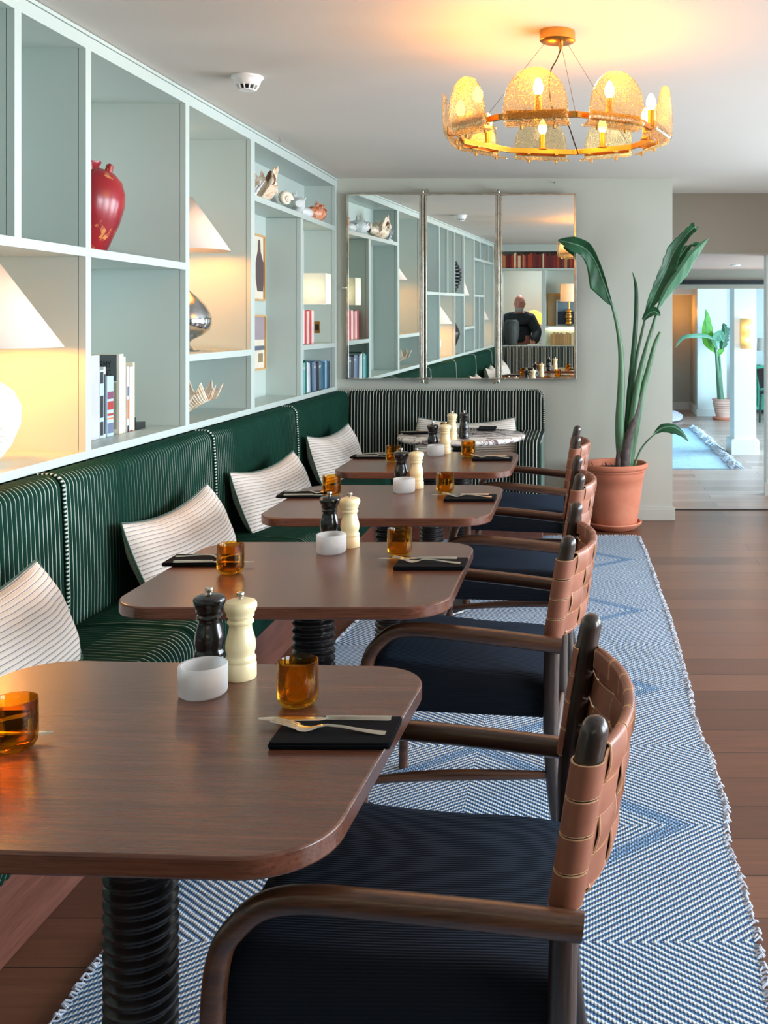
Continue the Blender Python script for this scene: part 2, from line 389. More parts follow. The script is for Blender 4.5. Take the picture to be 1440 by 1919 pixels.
# ------------------------------------------------------------------ mesh helpers
class MB:
    def __init__(s): s.v = []; s.f = []; s.uv = []; s.mi = []
    def add(s, vs, fs, uvs=None, mi=0):
        o = len(s.v); s.v += [tuple(p) for p in vs]
        for k, f in enumerate(fs):
            s.f.append(tuple(i + o for i in f)); s.mi.append(mi)
            s.uv.append([uvs[i] for i in f] if uvs else [(0, 0.5)] * len(f))
        return s
    def box(s, x0, x1, y0, y1, z0, z1, mi=0):
        vs = [(x0, y0, z0), (x1, y0, z0), (x1, y1, z0), (x0, y1, z0), (x0, y0, z1), (x1, y0, z1), (x1, y1, z1), (x0, y1, z1)]
        return s.add(vs, [(0, 3, 2, 1), (4, 5, 6, 7), (0, 1, 5, 4), (1, 2, 6, 5), (2, 3, 7, 6), (3, 0, 4, 7)], None, mi)
    def lathe(s, prof, n=32, c=(0, 0, 0), sy=1.0, mi=0, axis='z', close=False):
        vs = []; uvs = []
        for j, (r, z) in enumerate(prof):
            for i in range(n):
                a = 2 * math.pi * i / n
                p = (r * math.cos(a), r * math.sin(a) * sy, z)
                if axis == 'x': p = (z, p[0], p[1])
                if axis == 'y': p = (p[0], z, p[1])
                vs.append((p[0] + c[0], p[1] + c[1], p[2] + c[2])); uvs.append((i / n, j / max(1, len(prof) - 1)))
        fs = []
        m = len(prof)
        for j in range(m - 1 if not close else m):
            for i in range(n):
                a = j * n + i; b = j * n + (i + 1) % n; j2 = (j + 1) % m
                fs.append((a, b, j2 * n + (i + 1) % n, j2 * n + i))
        if not close:
            if prof[0][0] > 1e-6: fs.append(tuple(reversed(range(n))))
            if prof[-1][0] > 1e-6: fs.append(tuple((m - 1) * n + i for i in range(n)))
        return s.add(vs, fs, uvs, mi)
    def tube(s, pts, rad, n=12, caps=True, flat=1.0, mi=0, up=None):
        pts = [Vector(p) for p in pts]; m = len(pts)
        if not isinstance(rad, (list, tuple)): rad = [rad] * m
        prev = None; vs = []; uvs = []; L = 0
        for k in range(m):
            t = (pts[min(k + 1, m - 1)] - pts[max(k - 1, 0)]).normalized()
            if up is not None: a = Vector(up)
            elif prev is None: a = Vector((0, 0, 1)) if abs(t.z) < 0.9 else Vector((1, 0, 0))
            else: a = prev
            u = (a - t * a.dot(t)).normalized(); w_ = t.cross(u); prev = u
            if k: L += (pts[k] - pts[k - 1]).length
            rr = rad[k]; ru, rw = (rr if isinstance(rr, (tuple, list)) else (rr, rr * flat))
            for i in range(n):
                an = 2 * math.pi * i / n
                vs.append(pts[k] + u * ru * math.cos(an) + w_ * rw * math.sin(an)); uvs.append((L, i / n))
        fs = []
        for k in range(m - 1):
            for i in range(n):
                fs.append((k * n + i, k * n + (i + 1) % n, (k + 1) * n + (i + 1) % n, (k + 1) * n + i))
        if caps:
            fs.append(tuple(reversed(range(n)))); fs.append(tuple((m - 1) * n + i for i in range(n)))
        return s.add(vs, fs, uvs, mi)
    def prism(s, pts, z0, z1, mi=0):       # outline in xy
        n = len(pts); vs = [(x, y, z0) for x, y in pts] + [(x, y, z1) for x, y in pts]
        fs = [tuple(reversed(range(n))), tuple(range(n, 2 * n))] + [(i, (i + 1) % n, n + (i + 1) % n, n + i) for i in range(n)]
        return s.add(vs, fs, None, mi)
    def grid(s, nu, nv, fn, uvf=None, mi=0):
        vs = []; uvs = []
        for j in range(nv + 1):
            for i in range(nu + 1):
                u = i / nu; v = j / nv; vs.append(fn(u, v)); uvs.append(uvf(u, v) if uvf else (u, v))
        fs = [(j * (nu + 1) + i, j * (nu + 1) + i + 1, (j + 1) * (nu + 1) + i + 1, (j + 1) * (nu + 1) + i) for j in range(nv) for i in range(nu)]
        return s.add(vs, fs, uvs, mi)
    def xf(s, mat, start=0):
        for i in range(start, len(s.v)): s.v[i] = tuple(mat @ Vector(s.v[i]))
        return s
    def build(s, name, mat, parent=None, smooth=True, bevel=0, subsurf=0, solid=0, weld=False):
        me = bpy.data.meshes.new(name); me.from_pydata(s.v, [], s.f)
        uvl = me.uv_layers.new(name='UVMap'); k = 0
        for fuv in s.uv:
            for p in fuv: uvl.data[k].uv = p; k += 1
        mats = mat if isinstance(mat, (list, tuple)) else [mat]
        for m_ in mats: me.materials.append(m_)
        me.polygons.foreach_set('material_index', s.mi)
        bm = bmesh.new(); bm.from_mesh(me)
        if weld: bmesh.ops.remove_doubles(bm, verts=bm.verts, dist=1e-5)
        bmesh.ops.recalc_face_normals(bm, faces=bm.faces)
        if smooth:
            for f in bm.faces: f.smooth = True
            for e in bm.edges:
                if len(e.link_faces) == 2 and e.calc_face_angle(0) > R(38): e.smooth = False
        bm.to_mesh(me); bm.free()
        o = bpy.data.objects.new(name, me); COL.objects.link(o); o.parent = parent
        if solid:
            md = o.modifiers.new('thick', 'SOLIDIFY'); md.thickness = solid; md.offset = 0
        if bevel:
            md = o.modifiers.new('bevel', 'BEVEL'); md.width = bevel; md.segments = 2; md.limit_method = 'ANGLE'; md.angle_limit = R(35); md.harden_normals = False
        if subsurf:
            md = o.modifiers.new('sub', 'SUBSURF'); md.levels = subsurf; md.render_levels = subsurf
        return o
def tag(o, label=None, cat=None, group=None, kind=None):
    if label: o['label'] = label
    if cat: o['category'] = cat
    if group: o['group'] = group
    if kind: o['kind'] = kind
    return o
def thing(name, label, cat, loc=(0, 0, 0), rz=0, group=None):
    o = bpy.data.objects.new(name, None); COL.objects.link(o); o.empty_display_size = 0.05
    o.location = loc; o.rotation_euler = (0, 0, rz); return tag(o, label, cat, group)
def struct(name, mb, mat, bevel=0, smooth=False, label=None):
    o = mb.build(name, mat, None, smooth, bevel); o['kind'] = 'structure'
    if label: o['label'] = label
    return o
def dup(root, loc=None, rz=None, label=None, group=None, skip=()):
    def cp(o, par):
        c = o.copy(); COL.objects.link(c); c.parent = par
        for ch in list(o.children):
            if ch.type == 'LIGHT' and 'light' in skip: continue
            cp(ch, c)
        return c
    c = cp(root, None)
    if loc is not None: c.location = loc
    if rz is not None: c.rotation_euler = (0, 0, rz)
    if label: c['label'] = label
    if group: c['group'] = group
    return c
def smoothpath(pts, n=6):
    pts = [Vector(p) for p in pts]; out = []
    for i in range(len(pts) - 1):
        p0 = pts[max(i - 1, 0)]; p1 = pts[i]; p2 = pts[i + 1]; p3 = pts[min(i + 2, len(pts) - 1)]
        for k in range(n):
            t = k / n
            out.append(0.5 * ((2 * p1) + (p2 - p0) * t + (2 * p0 - 5 * p1 + 4 * p2 - p3) * t * t + (-p0 + 3 * p1 - 3 * p2 + p3) * t ** 3))
    out.append(pts[-1]); return out
def lerpr(rs, n):
    out = []
    for i in range(len(rs) - 1):
        for k in range(n): out.append(rs[i] + (rs[i + 1] - rs[i]) * k / n)
    out.append(rs[-1]); return out
def B(x0, x1, y0, y1, z0, z1): return MB().box(x0, x1, y0, y1, z0, z1)

# ------------------------------------------------------------------ the room shell
XF, XB, XB2 = -1.795, -2.245, -2.02
H = 2.51; YB = 7.45
struct('floor', B(-3.0, 5.4, -2.6, 17.6, -0.12, 0), M['floor'])
struct('floor_2', B(-1.6, 5.0, 7.87, 17.0, 0.0, 0.003), M['floor_daylit'], label='plank floor beyond the threshold, daylight painted into its paler tones')
struct('ceiling', B(-2.4, 3.4, -2.4, 8.3, H, H + 0.12), M['ceil'])
struct('wall_left', B(-2.40, -2.262, -2.4, 7.87, 0, H), M['sage'])
struct('wall_back', B(-2.262, 0.67, YB, 7.87, 0, H), M['wallp'])
struct('baseboard_back', B(-0.2, 0.685, YB - 0.015, YB, 0, 0.10).box(-0.2, 0.688, YB - 0.019, YB, 0.0, 0.085), M['wallp'], 0.003)
struct('wall_rear', B(-2.262, 3.3, -2.4, -2.28, 0, H), M['wallp'])
# right wall with three windows
wr = MB(); zs0, zs1 = 0.45, 2.2
wr.box(3.3, 3.4, -2.4, 8.3, 0, zs0); wr.box(3.3, 3.4, -2.4, 8.3, zs1, H)
ys = [-2.4]
for a, b in WINS: ys += [a, b]
ys.append(7.9)
for i in range(0, len(ys), 2): wr.box(3.3, 3.4, ys[i], ys[i + 1], zs0, zs1)
struct('wall_right', wr, M['wallp'])
for i, (a, b) in enumerate(WINS):
    f = MB(); m = (a + b) / 2
    for (y0, y1, z0, z1) in ((a, b, zs0, zs0 + 0.05), (a, b, zs1 - 0.05, zs1), (a, a + 0.05, zs0, zs1), (b - 0.05, b, zs0, zs1), (m - 0.025, m + 0.025, zs0, zs1)):
        f.box(3.32, 3.37, y0, y1, z0, z1)
    wo = struct('window_%d' % (i + 1), f, M['white'], 0.004)
    pn = B(3.343, 3.347, a + 0.04, b - 0.04, zs0 + 0.04, zs1 - 0.04).build('pane', M['pane'], wo, False)
# opening on the right: bulkhead, soffit, sliding door head, threshold
struct('trim_1', B(0.2, 5.2, 8.3, 8.42, 2.02, H + 0.12), M['taupe'], label='bulkhead above the opening, dimness painted into its taupe colour')
struct('ceiling_2', B(-1.6, 5.2, 8.42, 10.9, 2.02, 2.12), M['pinkish'], label='low pinkish soffit beyond the bulkhead')
struct('trim_2', B(-1.6, 5.2, 10.88, 10.98, 1.905, 2.02), M['taupe'])
struct('trim_3', B(-1.6, 5.2, 10.84, 10.9, 1.862, 1.905), matc('black_track', rgb(14, 13, 14), 0.4), label='black sliding door track')
struct('trim_4', B(-1.6, 5.2, 10.86, 10.96, 1.818, 1.862), M['taupe'])
struct('trim_5', B(0.67, 3.3, 7.85, 7.875, 0.0, 0.006), matc('threshold_metal', rgb(40, 36, 36), 0.4), label='dark floor threshold strip')
struct('wall_far_stub', B(1.553, 3.3, 8.5, 8.62, 0, 2.02), M['white'])
struct('baseboard_far_stub', B(1.535, 3.3, 8.482, 8.5, 0, 0.11), M['white'], 0.003)
struct('ceiling_3', B(-1.6, 5.4, 10.9, 17.6, 2.02, 2.12), M['white'])
struct('wall_far_left', B(-1.7, -1.6, 7.87, 17.6, 0, 2.12), M['wallp'])
struct('wall_far', B(-1.6, 1.82, 16.9, 17.0, 0, 2.02), M['wallp'])
struct('trim_6', B(-1.6, 1.82, 16.3, 16.45, 1.905, 2.02), M['white'], label='white dropped beam over the far alcove')
struct('wall_far_return', B(1.82, 1.86, 15.8, 17.0, 0, 2.02), M['wallp'])
struct('wall_far_blue', B(1.80, 2.25, 15.7, 15.8, 0, 2.02), M['white'])
struct('wall_far_right', B(2.25, 5.4, 17.0, 17.1, 0, 2.02), M['white'])
struct('baseboard_far', B(-1.6, 1.82, 16.88, 16.9, 0, 0.13), M['white'])
struct('baseboard_far_blue', B(1.785, 2.25, 15.68, 15.7, 0, 0.12), M['white'])
struct('baseboard_far_return', B(1.80, 1.82, 15.7, 16.9, 0, 0.13), M['white'])
fw = MB(); fw.box(4.9, 5.0, 8.42, 17.6, 0, 0.35); fw.box(4.9, 5.0, 8.42, 17.6, 1.92, 2.12)
for y in (8.42, 10.9, 12.9, 14.9, 17.0): fw.box(4.9, 5.0, y, y + (0.6 if y > 8.5 else 0.9), 0.35, 1.92)
struct('wall_far_window', fw, M['white'])
colm = struct('wall_far_column', B(1.683, 1.925, 11.15, 11.5, 0, 2.02), M['white'])
struct('baseboard_far_column', B(1.645, 1.95, 11.11, 11.54, 0, 0.16).box(1.655, 1.94, 11.12, 11.53, 0.16, 0.172), M['white'], 0.004)

# ------------------------------------------------------------------ the left bookcase
bc = thing('bookcase', 'sage green built-in bookcase of open pigeonholes along the left wall', 'bookcase')
T = 0.018
def divider(y0, y1, z0, z1, xb):
    m = MB(); m.box(xb, XF - 0.028, y0, y1, z0, z1); m.box(XF - 0.03, XF - 0.02, y0 + 0.004, y1 - 0.004, z0, z1, 1); m.box(XF - 0.0255, XF, y0 - 0.0005, y1 + 0.0005, z0, z1)
    m.build('divider', [M['sage'], M['groove']], bc, False)
ZB, ZT = 0.985, 2.445
for (a, b, z0, z1, xb) in [(7.385, 7.45, ZB, ZT, XB2), (6.48, 6.54, ZB, 2.12, XB2), (5.51, 5.57, ZB, ZT, XB), (4.596, 4.64, ZB, ZT, XB), (3.671, 3.71, ZB, ZT, XB),
        (3.21, 3.248, 1.722, ZT, XB), (2.77, 2.808, ZB, ZT, XB), (2.16, 2.20, ZB, ZT, XB), (1.38, 1.42, ZB, ZT, XB),
        (0.88, 0.92, 2.21, ZT, XB), (0.98, 1.02, ZB, 1.69, XB), (0.58, 0.62, ZB, 2.18, XB), (0.16, 0.2, 2.21, ZT, XB), (-0.34, -0.30, ZB, ZT, XB)]:
    divider(a, b, z0, z1, xb)
def shelf(y0, y1, zt, xb=XB, th=0.031):
    m = MB(); m.box(xb, XF - 0.028, y0, y1, zt - th, zt); m.box(XF - 0.03, XF - 0.02, y0, y1, zt - th + 0.004, zt - 0.002, 1); m.box(XF - 0.0255, XF + 0.0005, y0, y1, zt - th - 0.0005, zt + 0.0003)
    m.build('shelf', [M['sage'], M['groove']], bc, False)
for (a, b, z, xb) in [(3.71, 4.596, 1.722, XB), (2.808, 3.671, 1.722, XB), (2.20, 2.77, 1.722, XB), (4.64, 5.51, 1.305, XB), (5.57, 7.385, 2.153, XB2), (6.54, 7.385, 1.305, XB2),
        (1.42, 2.16, 1.305, XB), (-0.30, 1.38, 2.21, XB), (0.62, 1.38, 1.722, XB)]:
    shelf(a, b, z, xb)
B(XB, XF, -0.34, 5.53, 0.955, ZB).box(XB2, XF, 5.53, 7.45, 0.955, ZB).build('bottom_rail', M['sage'], bc, False)
B(XB, XF, -0.34, 5.54, ZT, 2.492).box(XB2, XF, 5.54, 7.45, ZT, 2.492).build('top_rail', M['sage'], bc, False)
B(XF - 0.05, XF + 0.006, -0.34, 7.45, 2.494, 2.508).build('cornice', M['sage'], bc, False, 0.003)
B(XB - 0.012, XB, -0.34, 5.53, 0.955, 2.492).build('back_panel', M['sage'], bc, False)
B(XB2 - 0.012, XB2, 5.53, 7.45, 0.955, 2.492).build('back_panel', M['sage'], bc, False)
# groove lines along the top rail underside
# ------------------------------------------------------------------ corduroy upholstery
def cord(name, prof, L0, L1, axis, mat, parent, endr=0.02, pitch=PITCH, amp=0.006, ztop=None, R1=0, org=0.0):
    """prof: list of (p, z, nx, nz); swept along axis; ridges across the length"""
    pr = [Vector((a, b)) for a, b in prof]; nrm = []
    for i in range(len(pr)):
        t = (pr[min(i + 1, len(pr) - 1)] - pr[max(i - 1, 0)]).normalized(); nrm.append(Vector((t.y, -t.x)))
    cx = sum(p.x for p in pr) / len(pr); cy = sum(p.y for p in pr) / len(pr)
    mid = len(pr) // 2
    if nrm[mid].dot(pr[mid] - Vector((pr[0].x * 0.5 + pr[-1].x * 0.5, pr[0].y * .5 + pr[-1].y * .5))) < 0: nrm = [-q for q in nrm]
    n = int((L1 - L0) / pitch * 6); vs = []; uvs = []; m = len(pr)
    zb = min(p.y for p in pr); zt = max(p.y for p in pr)
    for k in range(n + 1):
        L = L0 + (L1 - L0) * k / n
        ph = ((L - org) / pitch) % 1.0
        off = amp * (abs(math.sin(math.pi * ph)) ** 0.55) - amp
        d = min(L - L0, L1 - L)
        if d < endr: off -= endr * (1 - math.sqrt(max(0, 1 - (1 - d / endr) ** 2))) * 0.7
        sz = 1.0
        if R1 and L1 - L < R1:
            q = R1 - (L1 - L); sz = (zt - R1 + math.sqrt(max(0, R1 * R1 - q * q)) - zb) / (zt - zb)
        for i in range(m):
            p = pr[i] + nrm[i] * off
            z = zb + (p.y - zb) * sz if R1 else p.y
            v = (p.x, L, z) if axis == 'y' else (L, p.x, z)
            vs.append(v); uvs.append((L - org, i / (m - 1)))
    fs = [(k * m + i, k * m + i + 1, (k + 1) * m + i + 1, (k + 1) * m + i) for k in range(n) for i in range(m - 1)]
    fs.append(tuple(range(m))); fs.append(tuple(n * m + i for i in reversed(range(m))))
    # close the back
    fs += [(k * m, (k + 1) * m, (k + 1) * m + m - 1, k * m + m - 1) for k in range(n)]
    mb = MB().add(vs, fs, uvs)
    return mb.build(name, mat, parent, True)
def arc(cx, cy, r, a0, a1, n=6, ry=None):
    return [(cx + r * math.cos(R(a0 + (a1 - a0) * i / n)), cy + (ry or r) * math.sin(R(a0 + (a1 - a0) * i / n))) for i in range(n + 1)]
backprof = [(-1.68, 0.40), (-1.678, 0.55), (-1.682, 0.7), (-1.687, 0.82), (-1.692, 0.90)] + arc(-1.74, 0.905, 0.048, 5, 90, 7, 0.05) + [(-1.78, 0.955)]
seatprof = [(-1.70, 0.44), (-1.62, 0.462), (-1.5, 0.468), (-1.38, 0.462)] + arc(-1.32, 0.39, 0.068, 80, 0, 7) + [(-1.25, 0.33), (-1.25, 0.26), (-1.262, 0.225), (-1.30, 0.21)]
bq = thing('banquette', 'long dark green corduroy banquette with pale pinstripes under the left bookcase', 'banquette')
B(-1.79, -1.30, -0.5, 7.3, 0.0, 0.218).build('plinth', M['basewood'], bq, False, 0.003)
seams = [-0.75 + 1.3533 * k for k in range(7)]; seams[-1] = 7.37
for i in range(6):
    a, b = seams[i] + 0.003, seams[i + 1] - 0.003
    if i == 0: a = -0.45
    bp = cord('backrest', backprof, a, b, 'y', M['cord'], bq, org=seams[i])
    for e in (a, b):
        MB().tube([(p[0] + 0.002, e, p[1] + 0.001) for p in backprof], 0.0038, 8).build('piping', M['pipe'], bp)
    b2 = b if i < 5 else 7.32
    sp = cord('seat_cushion', seatprof, a, b2, 'y', M['cord'], bq, org=seams[i])
# banquette on the back wall
bq2 = thing('banquette', 'dark pinstriped corduroy banquette with one rounded arm under the mirror', 'banquette')
bprof = [(7.335, 0.40), (7.333, 0.6), (7.337, 0.8), (7.345, 0.90)] + arc(7.385, 0.908, 0.042, 180, 90, 6, 0.05) + [(7.43, 0.955)]
bb = cord('backrest', bprof, -1.69, -0.277, 'x', M['cordk'], bq2, endr=0.03, pitch=0.0225, amp=0.003, R1=0.075)
pp = [(-0.262, 7.37, z) for z in (0.42, 0.6, 0.75, 0.88)] + [(-0.262 - 0.075 + 0.075 * math.cos(R(a)), 7.37, 0.885 + 0.075 * math.sin(R(a))) for a in (15, 35, 55, 75, 90)]
pp += [(x, 7.365, 0.961) for x in (-0.5, -0.9, -1.3, -1.68)]
MB().tube(smoothpath([(min(p[0], -0.272), p[1], p[2]) for p in pp], 3), 0.006, 8).build('piping', M['pipe'], bb)
sprof = [(7.34, 0.44), (7.2, 0.465), (7.0, 0.468), (6.85, 0.462)] + arc(6.755, 0.385, 0.075, 95, 180, 7) + [(6.68, 0.3), (6.68, 0.18), (6.69, 0.13), (6.72, 0.12)]
cord('seat_cushion', sprof, -1.24, -0.432, 'x', M['cordk'], bq2, pitch=0.0225, amp=0.003)
B(-1.24, -0.26, 6.75, 7.43, 0.0, 0.13).build('plinth', M['basewood'], bq2, False, 0.003)
aprof = [(6.645, 0.12), (6.64, 0.2), (6.64, 0.4), (6.64, 0.58)] + arc(6.70, 0.615, 0.06, 180, 90, 6) + [(6.9, 0.678), (7.1, 0.68), (7.33, 0.68)]
ar = cord('armrest', aprof, -0.432, -0.272, 'x', M['cordk'], bq2, endr=0.03, pitch=0.0225, amp=0.003)
side = [(6.66, 0.12), (7.43, 0.12), (7.43, 0.66), (6.72, 0.655)] + [(p[0] + 0.018, p[1] - 0.015) for p in reversed(arc(6.70, 0.615, 0.06, 180, 90, 6))]
sm = MB(); sm.prism(side, -0.285, -0.262); sm.v = [(z, x, y) for (x, y, z) in sm.v]; sm.build('arm_side', M['green'], bq2, True, 0.006)
# rear banquette seen in the mirror
bq3 = thing('banquette', 'dark pinstriped banquette seen only in the mirror behind the tables', 'banquette')
rprof = [(-0.50, 0.40), (-0.50, 0.85)] + arc(-0.55, 0.905, 0.048, 0, 90, 5) + [(-0.59, 0.955)]
cord('backrest', rprof, -1.66, 1.2, 'x', M['cordk'], bq3, pitch=0.0225, amp=0.003)
B(-1.24, 1.2, -0.5, -0.16, 0.12, 0.46).build('seat_cushion', M['green'], bq3, True, 0.03)
B(-1.24, 1.2, -0.5, -0.2, 0.0, 0.125).build('plinth', M['basewood'], bq3, False)

# ------------------------------------------------------------------ rug
NY = 150
RE = [(0.7, 0.40), (1.4, 0.41), (2.164, 0.395), (2.296, 0.4027), (2.42, 0.41), (2.61, 0.408), (2.8, 0.401), (3.04, 0.427), (3.35, 0.426), (3.615, 0.407), (4.06, 0.421), (4.86, 0.426), (5.57, 0.4155), (6.3, 0.402), (6.84, 0.385)]
def rugedge(y, s):
    if s > 0:
        for (a, xa), (b, xb_) in zip(RE[:-1], RE[1:]):
            if y <= b + 1e-6:
                q = max(0.0, (y - a) / (b - a)); q = q * q * (3 - 2 * q); return xa + (xb_ - xa) * q
        return RE[-1][1]
    return -1.10 + 0.02 * math.sin(y * 1.1) + (0.07 * max(0, y - 4.4) if y < 6 else 0.11)
def rugf(u, v):
    y = 0.75 + (6.84 - 0.75) * v; a, b = rugedge(y, -1), rugedge(y, 1); x = a + (b - a) * u
    y2 = y + (0.03 * math.sin(x * 3 + 1) if v > 0.98 else 0)
    return (x, y2, 0.009 + 0.002 * math.sin(x * 9 + y * 4) * math.sin(y * 3))
rg = MB().grid(40, NY, rugf)
rg.v += [(x, y, 0.001) for (x, y, z) in rg.v[:]]
nn = 41 * (NY + 1)
bl = [j * 41 for j in range(NY + 1)]; br_ = [j * 41 + 40 for j in range(NY + 1)]; bt = list(range(NY * 41, nn)); bo = list(range(41))
for ring in (bl, br_, bt, bo):
    for a, b in zip(ring[:-1], ring[1:]): rg.f.append((a, b, b + nn, a + nn)); rg.uv.append([(0, 0)] * 4); rg.mi.append(0)
rug = rg.build('rug', M['rug'])
tag(rug, 'long blue and white woven runner rug with diamonds under the leather chairs', 'rug')
fr = MB(); random.seed(3)
for s in (-1, 1):
    y = 0.78
    while y < 6.84:
        x = rugedge(y, s); l = random.uniform(0.006, 0.018) * s; dy = random.uniform(-0.01, 0.01)
        fr.tube([(x - 0.004 * s, y, 0.008), (x + l * 0.6, y + dy, 0.013), (x + l, y + 2 * dy, 0.005)], random.uniform(0.0022, 0.0036), 5); y += random.uniform(0.007, 0.014)
u = 0
while u < 1:
    x = rugedge(6.84, -1) + (rugedge(6.84, 1) - rugedge(6.84, -1)) * u; yy = 6.84 + 0.03 * math.sin(x * 3 + 1)
    fr.tube([(x, yy - 0.004, 0.008), (x + random.uniform(-.006, .006), yy + 0.01, 0.011), (x + random.uniform(-.01, .01), yy + random.uniform(.012, .026), 0.004)], 0.0028, 5); u += 0.008
fo = fr.build('frayed_edge', M['fringe'], rug); fo['kind'] = 'stuff'

# ------------------------------------------------------------------ dining tables
def rrect(hx, hy, r, n=8, bulge=0.0):
    pts = []
    for (cx, cy, a0) in ((hx - r, hy - r, 0), (-hx + r, hy - r, 90), (-hx + r, -hy + r, 180), (hx - r, -hy + r, 270)):
        for i in range(n + 1):
            a = R(a0 + 90 * i / n); pts.append((cx + r * math.cos(a), cy + r * math.sin(a)))
    return [(x + math.copysign(bulge, x) * (1 - (y / hy) ** 2) * (abs(x) > hx - r * 0.99 and 1 or 0), y) for x, y in pts]
def make_table(label):
    t = thing('dining_table', label, 'table', group=None)
    MB().prism(rrect(0.423, 0.373, 0.115, 12), 0.707, 0.739).build('tabletop', M['walnut'], t, True, 0.004)
    prof = [(0.045, 0.03)]; z = 0.05
    while z < 0.68:
        for k in range(6): prof.append((0.052 + 0.0085 * math.sin(math.pi * k / 5.0), z + 0.0215 * k / 6.0))
        z += 0.0215
    prof.append((0.05, 0.70)); MB().lathe(prof, 36).build('ribbed_column', M['ebony'], t)
    MB().lathe([(0.0, 0.0), (0.195, 0.0), (0.20, 0.006), (0.197, 0.014), (0.10, 0.026), (0.07, 0.034), (0.0, 0.036)], 40).build('foot_disc', M['ebony'], t)
    MB().lathe([(0.0, 0.69), (0.14, 0.69), (0.14, 0.707), (0.0, 0.707)], 32).build('top_plate', M['ebony'], t)
    return t
TN = ['nearest', 'second', 'third', 'fourth']
TC = [(-0.745, 1.715, -3.0), (-0.757, 2.868, 0), (-0.755, 4.005, 0), (-0.757, 5.125, 0)]
TL = ['dark walnut table nearest the camera with rounded corners', 'second dark walnut table from the camera on a ribbed black column',
      'third dark walnut table from the camera, before the cream mills at its far edge', 'fourth dark walnut table, just in front of the round marble table']
t0 = make_table(TL[0])
for i, (x, y, a) in enumerate(TC):
    t = t0 if i == 0 else dup(t0, label=TL[i])
    t.location = (x, y, 0.011); t.rotation_euler = (0, 0, R(a)); t['group'] = 'walnut tables along the banquette'
mt = thing('round_table', 'round veined marble table in the corner before the mirror', 'table', (-0.753, 6.37, 0.011))
MB().lathe([(0.0, 0.707), (0.385, 0.707), (0.396, 0.714), (0.4, 0.723), (0.396, 0.735), (0.388, 0.739), (0.0, 0.739)], 64).build('tabletop', M['marble'], mt)
for o in list(t0.children):
    if o.name.startswith(('ribbed', 'foot', 'top_plate')):
        c = o.copy(); COL.objects.link(c); c.parent = mt

